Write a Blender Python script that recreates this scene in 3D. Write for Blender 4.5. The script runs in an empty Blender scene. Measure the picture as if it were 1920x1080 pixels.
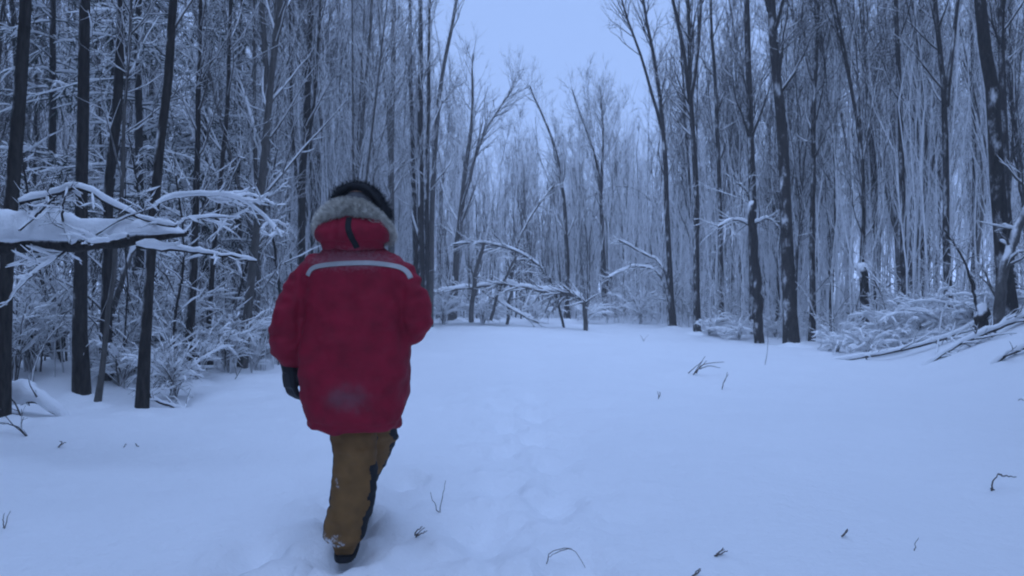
import bpy, math, random
import numpy as np
from mathutils import Vector
from mathutils.bvhtree import BVHTree

# ------------------------------------------------------------------ camera, sky, light, exposure
scene = bpy.context.scene
col = scene.collection
FPX = 1300.0            # focal length in pixels of the 1920 px wide photograph
CAMZ = 1.25             # a hand-held camera at chest height
cd = bpy.data.cameras.new('camera')
cam = bpy.data.objects.new('camera', cd); col.objects.link(cam)
cam.location = (0, 0, CAMZ); cam.rotation_euler = (math.radians(90), 0, 0)
cd.sensor_width = 36; cd.lens = 36 * FPX / 1920
cd.clip_start = 0.05; cd.clip_end = 1000
cd.dof.use_dof = True; cd.dof.focus_distance = 4.5; cd.dof.aperture_fstop = 2.8
scene.camera = cam

SUN_EL, SUN_AZ = math.radians(61), math.radians(184)
world = bpy.data.worlds.new('World'); scene.world = world; world.use_nodes = True
nt = world.node_tree; nt.nodes.clear()
sky = nt.nodes.new('ShaderNodeTexSky'); sky.sky_type = 'NISHITA'; sky.sun_disc = False
sky.sun_elevation = SUN_EL; sky.sun_rotation = SUN_AZ; sky.dust_density = 2.0
mixn = nt.nodes.new('ShaderNodeMix'); mixn.data_type = 'RGBA'
mixn.inputs['Factor'].default_value = 0.93                 # the blue overcast of dusk hides most of the clear sky
mixn.inputs['B'].default_value = (2.30, 3.44, 6.30, 1)
bg = nt.nodes.new('ShaderNodeBackground'); bg.inputs['Strength'].default_value = 0.1
wo = nt.nodes.new('ShaderNodeOutputWorld')
nt.links.new(sky.outputs[0], mixn.inputs['A']); nt.links.new(mixn.outputs['Result'], bg.inputs['Color'])
nt.links.new(bg.outputs[0], wo.inputs['Surface'])

sd = bpy.data.lights.new('sun', 'SUN'); sd.energy = 1.5; sd.angle = math.radians(60)
sd.color = (0.40, 0.58, 1.0)
sun = bpy.data.objects.new('sun', sd); col.objects.link(sun); sun.location = (0, 0, 40)
sun.rotation_euler = Vector((math.sin(SUN_AZ) * math.cos(SUN_EL), math.cos(SUN_AZ) * math.cos(SUN_EL), math.sin(SUN_EL))).to_track_quat('Z', 'Y').to_euler()

scene.view_settings.view_transform = 'Standard'; scene.view_settings.look = 'None'
scene.view_settings.exposure = 0.68; scene.view_settings.gamma = 1.0
scene.view_settings.use_curve_mapping = False
cy = scene.cycles
cy.use_denoising = True
cy.max_bounces = 6; cy.diffuse_bounces = 3; cy.glossy_bounces = 1; cy.transmission_bounces = 1
cy.volume_bounces = 1; cy.transparent_max_bounces = 4
cy.use_light_tree = False
cy.filter_width = 2.0

# ------------------------------------------------------------------ helpers
def at(px, py, d):
    """the place at depth d seen at a pixel of the 1920 x 1080 photograph"""
    return np.array([(px - 960) * d / FPX, d, CAMZ - (py - 540) * d / FPX])

def sstep(a, b, x):
    t = np.clip((np.asarray(x, float) - a) / (b - a), 0, 1); return t * t * (3 - 2 * t)

_tab = np.random.default_rng(5).random(65536)
def vnoise(p, seed=0):
    """value noise, -1..1, p is (...,3)"""
    p = np.asarray(p, float); i = np.floor(p).astype(np.int64); f = p - i; f = f * f * (3 - 2 * f)
    out = 0
    for dx in (0, 1):
        for dy in (0, 1):
            for dz in (0, 1):
                h = ((i[..., 0] + dx) * 73856093 ^ (i[..., 1] + dy) * 19349663 ^ (i[..., 2] + dz) * 83492791 ^ (seed * 2654435)) & 65535
                w = (f[..., 0] if dx else 1 - f[..., 0]) * (f[..., 1] if dy else 1 - f[..., 1]) * (f[..., 2] if dz else 1 - f[..., 2])
                out = out + w * _tab[h]
    return out * 2 - 1

def ground_z(x, y):
    x = np.asarray(x, float); y = np.asarray(y, float)
    q = np.stack([x, y, np.zeros_like(x)], -1)
    z = 0.07 * vnoise(q * 0.35, 1) + 0.04 * vnoise(q * [.8, .8, 1] + [0, 0, 3], 2) + 0.014 * vnoise(q * 2.6, 3) + .004 * vnoise(q * 7, 6)
    z = z * sstep(1.5, 5, y + 0 * x)
    xe = 5.0 + (y - 8) * .32; z = z + .95 * sstep(0, 3.2, x - xe) * sstep(6.5, 10.5, y) * (1 + .12 * vnoise(q * .7, 14))                       # bank on the right
    z = z + 0.35 * sstep(3.6, 6.5, -x) * sstep(4, 8, y) * (0.6 + 0.6 * vnoise(q * 0.5, 4))  # lumpy floor of the left wood
    z = z + 3.5 * sstep(45, 120, np.hypot(x, y))                                # the land rises behind the wood
    # shallow packed track and old footprints
    z = z - 0.035 * np.exp(-((x - 0.25 - 0.02 * y) / 0.55) ** 2) * sstep(1.2, 3, y) * (1 - sstep(10, 20, y))
    z = z + sstep(1.6, 3.6, -x) * sstep(2.5, 4.5, y) * (1 - sstep(12, 18, y)) * (.035 * vnoise(q * 1.7, 27) + .02 * vnoise(q * 4, 28) + .008 * vnoise(q * 9, 29))
    near = (np.abs(x) < 4) & (y > 1.5) & (y < 12)
    if near.any():
        xn, yn, qn = x[near], y[near], q[near]; dz = np.zeros_like(xn)
        wx = xn + .035 * vnoise(qn * 9, 21); wy = yn + .05 * vnoise(qn * 8, 22)
        for (fx, fy, s_, dep) in FOOT:
            rr = ((wx - fx) / s_) ** 2 + ((wy - fy) / (s_ * 1.6)) ** 2
            dz -= dep * np.exp(-rr ** 1.6)
            dz += .38 * dep * np.exp(-(np.sqrt(rr) - 1.75) ** 2 / .16) * (.6 + .7 * vnoise(qn * 11, 23))
        # trodden, lumpy snow along the path
        path = np.exp(-((xn - .1) / 1.1) ** 2) * sstep(1.5, 2.5, yn) * (1 - sstep(7, 11, yn)) + .8 * np.exp(-((xn + 1.05 - .12 * (yn - 2.5)) / .55) ** 2) * (1 - sstep(4.2, 5.5, yn))
        dz += path * (.026 * vnoise(qn * 3.2, 24) + .012 * vnoise(qn * 10, 25) + .005 * vnoise(qn * 22, 26))
        z[near] += dz
    return z

_r = np.random.default_rng(11); FOOT = []
for k in range(13):                                   # the trail the walker follows
    FOOT.append((0.05 + (0.17 if k % 2 else -0.17) + _r.normal(0, .06), 2.55 + k * .5 + _r.normal(0, .08), .14, .075 * (1 - k / 24)))
for k in range(6):                                    # dragged steps left of the walker
    FOOT.append((-1.25 + .1 * k * .9 + (0.12 if k % 2 else -0.12), 2.4 + k * .42, .11, .10))
FOOT.append((-0.77, 3.22, .13, .065)); FOOT.append((-.82, 3.72, .12, .05)); FOOT.append((-0.66, 2.62, .12, .08)); FOOT.append((-.62, 2.2, .12, .08))

class MB:
    """collects quads and triangles into ONE mesh"""
    def __init__(s): s.V = []; s.F = []; s.n = 0
    def add(s, V, F):
        s.V.append(V); s.F.append(F + s.n); s.n += len(V)
    def mesh(s, name, mats):
        V = np.concatenate(s.V); me = bpy.data.meshes.new(name)
        F = np.concatenate(s.F); me.vertices.add(len(V)); me.vertices.foreach_set('co', V.astype(np.float32).ravel())
        k = F.shape[1]
        me.loops.add(F.size); me.loops.foreach_set('vertex_index', F.astype(np.int32).ravel())
        me.polygons.add(len(F)); me.polygons.foreach_set('loop_start', (np.arange(len(F)) * k).astype(np.int32))
        me.polygons.foreach_set('use_smooth', np.ones(len(F), bool))
        me.update(calc_edges=True)
        for m in (mats if isinstance(mats, (list, tuple)) else [mats]): me.materials.append(m)
        return me

def new_obj(name, data, parent=None, loc=None):
    o = bpy.data.objects.new(name, data); col.objects.link(o)
    if parent is not None: o.parent = parent
    if loc is not None: o.location = loc
    return o

def tag(o, label=None, cat=None, group=None, kind=None):
    if label: o['label'] = label
    if cat: o['category'] = cat
    if group: o['group'] = group
    if kind: o['kind'] = kind
    return o

def tubes(P, R, k):
    """N tapering tubes at once: P (N,m,3), R (N,m)"""
    P = np.asarray(P, float); R = np.asarray(R, float)
    N, m, _ = P.shape
    T = np.empty_like(P); T[:, 1:-1] = P[:, 2:] - P[:, :-2]; T[:, 0] = P[:, 1] - P[:, 0]; T[:, -1] = P[:, -1] - P[:, -2]
    T /= np.linalg.norm(T, axis=-1, keepdims=True) + 1e-9
    ref = np.where(np.abs(T[:, 0, 2:3]) > .9, np.array([[1., 0, 0]]), np.array([[0, 0, 1.]]))
    u = np.cross(T[:, 0], ref); u /= np.linalg.norm(u, axis=-1, keepdims=True) + 1e-9
    U = np.empty_like(P)
    for i in range(m):
        u = u - (u * T[:, i]).sum(-1, keepdims=True) * T[:, i]
        u /= np.linalg.norm(u, axis=-1, keepdims=True) + 1e-9; U[:, i] = u
    W = np.cross(T, U)
    a = np.arange(k) * 2 * np.pi / k
    V = P[:, :, None] + R[:, :, None, None] * (np.cos(a)[None, None, :, None] * U[:, :, None] + np.sin(a)[None, None, :, None] * W[:, :, None])
    base = (np.arange(N) * m * k)[:, None, None]; i = np.arange(m - 1)[None, :, None] * k; j = np.arange(k)[None, None, :]
    j2 = (j + 1) % k
    F = np.stack([base + i + j, base + i + j2, base + i + k + j2, base + i + k + j], -1).reshape(-1, 4)
    return V.reshape(-1, 3), F

def spline(pts, m):
    """smooth resampling of control points (any columns)"""
    pts = np.asarray(pts, float)
    s = np.r_[0, np.cumsum(np.linalg.norm(np.diff(pts[:, :3], axis=0), axis=1))]
    q = np.vstack([2 * pts[0] - pts[1], pts, 2 * pts[-1] - pts[-2]])
    out = []
    for t in np.linspace(0, s[-1], m):
        i = min(np.searchsorted(s, t, 'right') - 1, len(pts) - 2); i = max(i, 0)
        f = (t - s[i]) / max(s[i + 1] - s[i], 1e-9)
        p0, p1, p2, p3 = q[i], q[i + 1], q[i + 2], q[i + 3]
        out.append(.5 * (2 * p1 + (p2 - p0) * f + (2 * p0 - 5 * p1 + 4 * p2 - p3) * f * f + (3 * p1 - p0 - 3 * p2 + p3) * f ** 3))
    return np.array(out)

def grow(rng, P, R, n, t0, t1, ang, ln, m, lift, rf, rmin, wig=.06):
    """n side shoots on every parent stem"""
    N, M, _ = P.shape
    par = np.repeat(np.arange(N), n); K = len(par)
    t = rng.uniform(t0, t1, K) * (M - 1); i = np.minimum(t.astype(int), M - 2); f = (t - i)[:, None]
    p = P[par, i] * (1 - f) + P[par, i + 1] * f
    r = R[par, i] * (1 - f[:, 0]) + R[par, i + 1] * f[:, 0]
    T = P[par, i + 1] - P[par, i]; T /= np.linalg.norm(T, axis=-1, keepdims=True) + 1e-9
    w = rng.normal(size=(K, 3)); w -= (w * T).sum(-1, keepdims=True) * T; w /= np.linalg.norm(w, axis=-1, keepdims=True)
    a = np.radians(rng.uniform(ang[0], ang[1], K))[:, None]
    D = np.cos(a) * T + np.sin(a) * w
    L = rng.uniform(ln[0], ln[1], K) * (1.15 - .55 * t / (M - 1))
    s = np.linspace(0, 1, m)
    Q = p[:, None] + D[:, None] * (L[:, None] * s)[..., None]
    Q[..., 2] += lift * (L[:, None] * s ** 2)
    Q += np.cumsum(rng.normal(0, wig, (K, m, 3)), 1) * (L[:, None] * s)[..., None]
    r0 = np.maximum(np.minimum(r * rf, r), rmin)
    RR = r0[:, None] * (1 - s[None] * .85); RR = np.maximum(RR, rmin * .45)
    return Q, RR

def snow_on(rng, P, R, k=6, hump=.5, extra=.012, ends=True):
    """snow lying along stems: a fatter tube riding on the upper side, thin where the stem is steep"""
    P = np.asarray(P); R = np.asarray(R)
    T = np.gradient(P, axis=1); T /= np.linalg.norm(T, axis=-1, keepdims=True) + 1e-9
    flat = np.sqrt(np.clip(1 - T[..., 2] ** 2, 0, 1))
    nz = .72 + .4 * vnoise(P * 7 + 3.1, 9)
    S = (R * .95 + extra) * np.clip(flat * 1.5 - .35, .0, 1) * nz
    if ends: S[:, 0] *= .5; S[:, -1] *= .3
    S = np.maximum(S, .0005)
    Q = P.copy(); Q[..., 2] += R * .55 + S * hump
    return tubes(Q, S, k)

# ------------------------------------------------------------------ materials
def mat(name):
    m = bpy.data.materials.new(name); m.use_nodes = True
    n = m.node_tree.nodes; return m, n, m.node_tree.links, n['Principled BSDF']

def N_(n, t, **kw):
    x = n.new(t)
    for k, v in kw.items():
        if k in x.inputs: x.inputs[k].default_value = v
        else: setattr(x, k, v)
    return x

def snow_mat():
    m, n, l, b = mat('snow')
    tc = N_(n, 'ShaderNodeTexCoord')
    a = N_(n, 'ShaderNodeTexNoise', Scale=1.3, Detail=4.0); c = N_(n, 'ShaderNodeTexNoise', Scale=38.0, Detail=3.0)
    l.new(tc.outputs['Object'], a.inputs['Vector']); l.new(tc.outputs['Object'], c.inputs['Vector'])
    r = N_(n, 'ShaderNodeValToRGB'); r.color_ramp.elements[0].color = (.86, .875, .895, 1); r.color_ramp.elements[1].color = (.91, .92, .935, 1)
    l.new(a.outputs[0], r.inputs[0]); l.new(r.outputs[0], b.inputs['Base Color'])
    b.inputs['Roughness'].default_value = .65; b.inputs['Specular IOR Level'].default_value = .25
    bp = N_(n, 'ShaderNodeBump', Strength=.5, Distance=.012); l.new(c.outputs[0], bp.inputs['Height'])
    e = N_(n, 'ShaderNodeTexNoise', Scale=5.0, Detail=5.0, Roughness=.6); l.new(tc.outputs['Object'], e.inputs['Vector'])
    bq = N_(n, 'ShaderNodeBump', Strength=.55, Distance=.05); l.new(e.outputs[0], bq.inputs['Height']); l.new(bp.outputs[0], bq.inputs['Normal']); l.new(bq.outputs[0], b.inputs['Normal'])
    return m

def bark_mat(name, c0, c1, lo, hi, wind=.35, scale=9.0):
    """bark with snow stuck to its upper and windward faces (lo..hi is where the snow mask turns on)"""
    m, n, l, b = mat(name)
    tc = N_(n, 'ShaderNodeTexCoord'); mp = N_(n, 'ShaderNodeMapping'); mp.inputs['Scale'].default_value = (1, 1, .22)
    l.new(tc.outputs['Object'], mp.inputs[0])
    a = N_(n, 'ShaderNodeTexNoise', Scale=scale * 3, Detail=6.0, Roughness=.65); l.new(mp.outputs[0], a.inputs['Vector'])
    r = N_(n, 'ShaderNodeValToRGB'); r.color_ramp.elements[0].position = .3; r.color_ramp.elements[1].position = .75
    r.color_ramp.elements[0].color = (*c0, 1); r.color_ramp.elements[1].color = (*c1, 1); l.new(a.outputs[0], r.inputs[0])
    g = N_(n, 'ShaderNodeNewGeometry')
    d = N_(n, 'ShaderNodeVectorMath', operation='DOT_PRODUCT'); d.inputs[1].default_value = (-.55 * wind, -.35 * wind, 1)
    l.new(g.outputs['Normal'], d.inputs[0])
    s = N_(n, 'ShaderNodeTexNoise', Scale=scale * .45, Detail=7.0, Roughness=.72); mq = N_(n, 'ShaderNodeMapping'); mq.inputs['Scale'].default_value = (1, 1, .5); l.new(tc.outputs['Object'], mq.inputs[0]); l.new(mq.outputs[0], s.inputs['Vector'])
    ad = N_(n, 'ShaderNodeMath', operation='MULTIPLY_ADD'); ad.inputs[1].default_value = 1.5; ad.inputs[2].default_value = -.75
    l.new(s.outputs[0], ad.inputs[0])
    sm = N_(n, 'ShaderNodeMath', operation='ADD'); l.new(ad.outputs[0], sm.inputs[0]); l.new(d.outputs['Value'], sm.inputs[1])
    mr = N_(n, 'ShaderNodeMapRange', interpolation_type='SMOOTHSTEP'); mr.inputs['From Min'].default_value = lo; mr.inputs['From Max'].default_value = hi
    l.new(sm.outputs[0], mr.inputs['Value'])
    mx = N_(n, 'ShaderNodeMix', data_type='RGBA'); mx.inputs['B'].default_value = (.89, .90, .92, 1)
    l.new(mr.outputs[0], mx.inputs['Factor']); l.new(r.outputs[0], mx.inputs['A']); l.new(mx.outputs['Result'], b.inputs['Base Color'])
    b.inputs['Roughness'].default_value = .9; b.inputs['Specular IOR Level'].default_value = .15
    bp = N_(n, 'ShaderNodeBump', Strength=.9, Distance=.02); l.new(a.outputs[0], bp.inputs['Height']); l.new(bp.outputs[0], b.inputs['Normal'])
    return m

SNOW = snow_mat()
BARK = bark_mat('dark_bark', (.011, .010, .009), (.060, .052, .046), .30, .66, .55)
BARKG = bark_mat('grey_bark', (.055, .052, .048), (.15, .14, .13), .34, .8, .45)
TWIG = bark_mat('snowy_twig', (.040, .036, .033), (.085, .075, .066), -.42, .30, .35, 5.0)
TWIGF = bark_mat('frosted_twig', (.05, .046, .042), (.10, .09, .08), -.75, .10, .35, 4.0)
TWIGD = bark_mat('bare_twig', (.022, .020, .018), (.055, .048, .042), .12, .7, .35, 5.0)
NEEDLE = bark_mat('snowy_needles', (.016, .026, .020), (.035, .055, .038), .25, .8, .2, 6.0)
WEED, _n, _l, _b = mat('dry_weed'); _b.inputs['Base Color'].default_value = (.13, .11, .095, 1); _b.inputs['Roughness'].default_value = .9

# ------------------------------------------------------------------ ground
def axis(lo, hi, fine, n):
    t = np.linspace(-1, 1, n); s = np.sinh(t * 6.4) / np.sinh(6.4)
    return np.where(s < 0, -s * lo, s * hi)
gx = axis(-140, 140, 0, 330); gy = np.r_[-np.geomspace(120, .8, 20), np.geomspace(1.0, 141, 360) - .6]
GX, GY = np.meshgrid(gx, gy)
GZ = ground_z(GX, GY)
V = np.stack([GX, GY, GZ], -1).reshape(-1, 3)
ny, nx = GX.shape
ii, jj = np.meshgrid(np.arange(ny - 1), np.arange(nx - 1), indexing='ij'); b0 = (ii * nx + jj).ravel()
mb = MB(); mb.add(V, np.stack([b0, b0 + 1, b0 + nx + 1, b0 + nx], -1))
tag(new_obj('ground', mb.mesh('ground', SNOW)), 'smooth snow covering the clearing and the forest floor', kind='structure')

def gz(x, y): return float(ground_z(np.array([x]), np.array([y]))[0])

# ------------------------------------------------------------------ trees
def crown_of(rng, P, R, n1, t0, L1, ang=(22, 48), lift=.35, n2=5, n3=4, rmin=.005, k1=5, twl=(.18, .5), t1=.99):
    P = P[None]; R = R[None]
    A, RA = grow(rng, P, R, n1, t0, t1, ang, L1, 7, lift, .5, rmin * 1.8, .035)
    B, RB = grow(rng, A, RA, n2, .2, .98, (22, 55), (L1[0] * .28, L1[1] * .5), 5, lift * .6, .65, rmin * 1.3, .05)
    C, RC = grow(rng, B, RB, n3, .15, 1.0, (20, 60), twl, 3, .1, .8, rmin, .05)
    return [(A, RA, k1), (B, RB, 4), (C, RC, 3)]

def stem_poly(rng, pts, H, m=16, wig=.012):
    """pts: control points from the ground up; carried on along its last direction to height H"""
    pts = np.asarray(pts, float)
    if pts[-1, 2] < H:
        d = pts[-1] - pts[-2]; d /= np.linalg.norm(d); d = d * .55 + np.array([0, 0, .45]); d /= d[2]
        rest = H - pts[-1, 2]
        pts = np.vstack([pts, pts[-1] + d * rest * .5, pts[-1] + d * rest + rng.normal(0, .06, 3) * rest * [1, 1, 0]])
    P = spline(pts, m); P[1:-1, :2] += np.cumsum(rng.normal(0, wig, (m - 2, 2)), 0)
    return P

def taper(r0, m, top=.18, flare=.35):
    s = np.linspace(0, 1, m); r = r0 * (1 - s * (1 - top)); r[0] *= 1 + flare; r[1] *= 1 + flare * .15
    return r

def tree_thing(name, label, cat, group, base, trunk_mb, crown_mb, snow_mb, tm, cm):
    e = new_obj(name, None, loc=base); tag(e, label, cat, group); e.empty_display_size = .2
    new_obj('trunk', trunk_mb.mesh('trunk', tm), e)
    if crown_mb: new_obj('crown', crown_mb.mesh('crown', cm), e)
    if snow_mb and snow_mb.n: new_obj('snow', snow_mb.mesh('snow', SNOW), e)
    return e

def custom_tree(seed, label, pix, d, w, H, n1=26, t0=.3, L1=(.7, 1.9), name='bare_tree', group=None, tm=None, cm=None,
                ang=(20, 45), lift=.3, n2=4, n3=3, rmin=.005, stems=None, dark=True, top=.2, snow=True, k=10, dbase=None):
    """a tree whose trunk passes through the given pixels at depth d (lowest point = base), w = trunk width in pixels there"""
    rng = np.random.default_rng(seed)
    pts = [at(x, y, d) for x, y in pix]
    b = pts[0].copy(); b[2] = gz(b[0], b[1])
    base = b - [0, 0, .05]
    pts = np.array([base] + pts[1:]) - base
    tb, cb, sb = MB(), MB(), MB()
    r0 = .74 * w * d / FPX / 2
    P = stem_poly(rng, pts, H, 18); R = taper(r0, 18, top)
    V, F = tubes(P[None], R[None], k)
    c = V * [5, 5, 1.6]; V = V + (vnoise(c, seed)[:, None] * r0 * .14) * np.c_[np.sign(V[:, 0]) * 0 + 1, np.ones(len(V)), np.zeros(len(V))]
    tb.add(V, F)
    lv = []
    all_stems = [(P, R)]
    for s in (stems or []):                                   # extra leaders: (t where it leaves, [pixels], width px)
        q = np.array([at(x, y, d) for x, y in s[0]]) - base
        Q = stem_poly(rng, q, H * rng.uniform(.85, 1.0), 14); RQ = taper(.8 * s[1] * d / FPX / 2, 14, .2, 0)
        V, F = tubes(Q[None], RQ[None], max(6, k - 3)); tb.add(V, F); all_stems.append((Q, RQ))
    for (Q, RQ) in all_stems:
        lv += crown_of(rng, Q, RQ, n1, t0, L1, ang, lift, n2, n3, rmin)
    for i, (A, RA, kk) in enumerate(lv):
        cb.add(*tubes(A, RA, kk))
        if snow and i % 3 < 2: sb.add(*snow_on(rng, A, RA, 3, .5, .010 if i % 3 == 0 else .007))
    n = 20; rr = np.linspace(0, 1, 6); ph = np.linspace(0, 2 * np.pi, n, endpoint=False)      # snow banked round the foot
    X = rr[:, None] * np.cos(ph)[None]; Y = rr[:, None] * np.sin(ph)[None]; RM = r0 * 2.2 + .16
    wob = 1 + .3 * vnoise(np.stack([np.cos(ph) * 1.5, np.sin(ph) * 1.5, ph * 0 + seed], -1), seed)[None]
    X = X * RM * wob; Y = Y * RM * wob
    Z = ground_z(X + base[0], Y + base[1]) - base[2] + (r0 * .9 + .05) * (1 - rr[:, None] ** 1.3) * (.8 + .4 * vnoise(np.stack([X * 4, Y * 4, X * 0 + seed], -1), 3)) - .012
    Fm = np.array([(i * n + j, i * n + (j + 1) % n, (i + 1) * n + (j + 1) % n, (i + 1) * n + j) for i in range(5) for j in range(n)])
    drift = MB(); drift.add(np.stack([X, Y, Z], -1).reshape(-1, 3), Fm)
    e = tree_thing(name, label, 'tree', group, base, tb, cb, sb if snow else None, tm or (BARK if dark else BARKG), cm or (TWIG if group != WR else TWIGD))
    new_obj('snow_drift', drift.mesh('snow_drift', SNOW), e)
    return e

WL = WC = WR = ''
# the trees one can tell apart, left to right: trunk through photo pixels, depth, width in pixels
T = custom_tree
WL = 'large trees of the left wood'; WR = 'large trees of the right wood'; WC = 'trees round the far end of the clearing'
T(1, 'thick dark trunk at the left edge, passing behind the snowy fallen log', [(0, 800), (20, 400), (45, 0)], 6.25, 36, 13, 18, .35, group=WL)
T(2, 'dark straight trunk second from the left edge, behind the broken end of the log', [(153, 752), (152, 400), (160, 0)], 7.6, 34, 14, 20, .3, group=WL)
T(3, 'dark trunk between two others above the fallen log, tilting slightly right', [(196, 735), (208, 380), (229, 0)], 8.2, 27, 14, 22, .28, group=WL)
T(4, 'slim dark leaning tree rooted at the edge of the left snow', [(264, 772), (292, 380), (324, 0)], 7.0, 27, 12, 22, .3, group=WL)
T(5, 'thin pale grey stem beside the dark trunk under the log', [(180, 762), (214, 480), (238, 200)], 7.4, 15, 6, 14, .4, dark=False, group=WL)
T(6, 'slender grey tree leaning right, just left of the walker', [(453, 703), (486, 330), (518, 0)], 10.6, 22, 13, 26, .2, dark=False, group=WL)
T(7, 'dark thin tree standing midway between the log end and the walker', [(392, 700), (400, 500), (432, 170)], 10.2, 16, 9, 20, .25, group=WL)
T(8, 'short dark trunk behind the lower snow-covered branch of the log', [(360, 722), (361, 420), (366, 140)], 9.0, 24, 6.2, 26, .3, L1=(.4, 1.0), group=WL)
T(9, 'dark tree just left of the walker\'s hood, forking into upright limbs', [(560, 640), (566, 380), (576, 0)], 14.5, 24, 14, 26, .15, group=WL,
  stems=[([(566, 330), (590, 180), (600, 0)], 10), ([(566, 400), (548, 250), (545, 60)], 9)])
T(10, 'clump of narrow dark upright stems directly behind the walker\'s head', [(680, 620), (681, 330), (681, 130)], 19, 22, 8.6, 26, .15, (.5, 1.6), ang=(8, 22), group=WC,
  stems=[([(676, 620), (670, 330), (666, 160)], 12), ([(686, 620), (692, 330), (694, 180)], 12)])
T(11, 'tall pale trunk just right of the walker\'s head', [(736, 615), (735, 350), (741, 0)], 19, 19, 17, 30, .2, dark=False, group=WC, stems=[([(735, 330), (722, 150), (712, 0)], 9)])
T(12, 'dense dark cluster of upright stems to the right of the walker\'s hood', [(792, 618), (790, 420), (786, 0)], 19.5, 20, 17, 30, .15, (.6, 1.8), ang=(8, 24), group=WC,
  stems=[([(780, 560), (772, 250), (768, 0)], 13), ([(800, 560), (803, 300), (806, 40)], 12)])
T(13, 'slim tall tree right of the walker, bowing out towards the open sky', [(806, 612), (812, 330), (826, 160), (856, 0)], 20.5, 15, 16.5, 30, .25, dark=False, group=WC)
T(14, 'grey tree leaning right, its forked top rising against the open sky', [(848, 606), (866, 380), (886, 210), (886, 130)], 24, 20, 9.3, 28, .25, dark=False, group=WC,
  stems=[([(868, 370), (905, 250), (960, 165)], 12)])
T(15, 'tree leaning left into the sky gap at the middle of the far wood', [(1064, 606), (1058, 420), (1036, 270), (996, 170)], 27, 15, 9.2, 30, .3, group=WC)
T(16, 'slender tree with wiry top just right of the sky gap', [(1136, 600), (1124, 350), (1102, 250), (1076, 180)], 28, 14, 9.3, 30, .3, group=WC, stems=[([(1126, 380), (1128, 260), (1124, 160)], 9)])
T(17, 'dark tree leaning left at the near right edge of the sky gap', [(1262, 594), (1246, 300), (1232, 150), (1204, 0)], 22, 15, 15, 30, .3, group=WR, stems=[([(1240, 240), (1205, 110), (1168, 0)], 8)])
T(18, 'tree splitting into a narrow V near the top, right of the sky gap', [(1308, 612), (1304, 380), (1293, 180)], 19, 17, 14.5, 28, .35, group=WR,
  stems=[([(1294, 190), (1282, 90), (1262, 0)], 11), ([(1294, 190), (1306, 100), (1312, 0)], 11)])
T(19, 'dark straight trunk left of the biggest right-hand trunk', [(1416, 606), (1412, 330), (1402, 0)], 18, 24, 15, 24, .3, group=WR)
T(20, 'biggest dark trunk on the right, standing in the open snow', [(1484, 640), (1469, 300), (1446, 0)], 15.6, 33, 15, 22, .35, group=WR)
T(21, 'thin dark trunk just right of the biggest one, rooted in the snow', [(1522, 628), (1524, 300), (1532, 0)], 16.5, 15, 14, 26, .3, group=WR)
T(22, 'slim dark trunk standing above the snowy brush heap', [(1700, 560), (1692, 250), (1684, 0)], 15.5, 17, 14, 26, .3, group=WR)
T(23, 'pair of dark stems parting in a narrow fork on the right', [(1780, 556), (1776, 220), (1756, 0)], 15, 18, 14, 24, .3, group=WR, stems=[([(1776, 200), (1790, 90), (1800, 0)], 10)])
T(24, 'heavy dark crooked trunk near the right edge', [(1890, 540), (1876, 400), (1866, 180), (1843, 0)], 11.5, 40, 13, 20, .4, group=WR)
T(25, 'dark trunk behind the heavy crooked one at the right edge', [(1900, 545), (1886, 250), (1880, 0)], 14, 22, 13, 22, .35, group=WR)
T(26, 'thin dark tree in the gap between the thin trunk and the brush heap', [(1640, 560), (1632, 300), (1618, 60)], 19, 12, 13, 28, .3, group=WR)
T(27, 'thin upright tree behind the biggest right-hand trunk', [(1556, 600), (1548, 300), (1540, 0)], 21, 12, 14, 28, .3, group=WR)
T(28, 'slim tree between the V-shaped tree and the dark straight trunk', [(1352, 606), (1350, 300), (1338, 0)], 21.5, 14, 15, 30, .3, group=WR)
T(29, 'bare tree standing close behind the slim trunk above the brush heap', [(1735, 560), (1722, 280), (1716, 0)], 19, 11, 14, 28, .3, group=WR)
T(30, 'dark tree in the hazy gap right of the forked pair', [(1826, 560), (1822, 260), (1816, 0)], 18, 13, 14, 28, .3, group=WR)

# dark snowy spruces behind the left trunks
def spruce(seed, label, px, py, d, H, spread):
    rng = np.random.default_rng(seed); b = at(px, py, d); b[2] = gz(b[0], b[1]) - .05
    tb, cb, sb = MB(), MB(), MB()
    P = np.c_[np.zeros((12, 2)), np.linspace(0, H, 12)]; P[:, :2] += np.cumsum(rng.normal(0, .012, (12, 2)), 0); R = taper(.085, 12, .12)
    tb.add(*tubes(P[None], R[None], 8))
    A, RA = grow(rng, P[None], R[None], 105, .14, .99, (68, 98), (spread * .6, spread), 7, -.28, .3, .012, .02)
    B, RB = grow(rng, A, RA, 13, .12, 1.0, (35, 70), (.18, .46), 4, -.25, .6, .010, .04)
    C, RC = grow(rng, B, RB, 2, .1, 1.0, (30, 65), (.09, .2), 2, -.1, .9, .014, .03)
    for q in ((A, RA, 4), (B, RB, 3), (C, RC, 3)): cb.add(*tubes(*q))
    sb.add(*snow_on(rng, A, RA, 5, .4, .022)); sb.add(*snow_on(rng, B, RB, 3, .4, .018))
    return tree_thing('spruce_tree', label, 'tree', 'snowy spruces in the left wood', b, tb, cb, sb, BARK, NEEDLE)
spruce(51, 'dark snowy spruce filling the gap above the middle of the fallen log', 262, 690, 11.5, 12, 1.5)
spruce(52, 'dark snowy spruce right of the leaning trunk, with drooping boughs', 385, 670, 12.8, 11, 1.4)
spruce(53, 'snowy spruce deep in the left wood behind the second trunk', 95, 690, 12.2, 12, 1.5)
spruce(54, 'smaller snowy spruce left of the slender leaning grey tree', 440, 660, 15.5, 9.0, 1.15)

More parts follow.
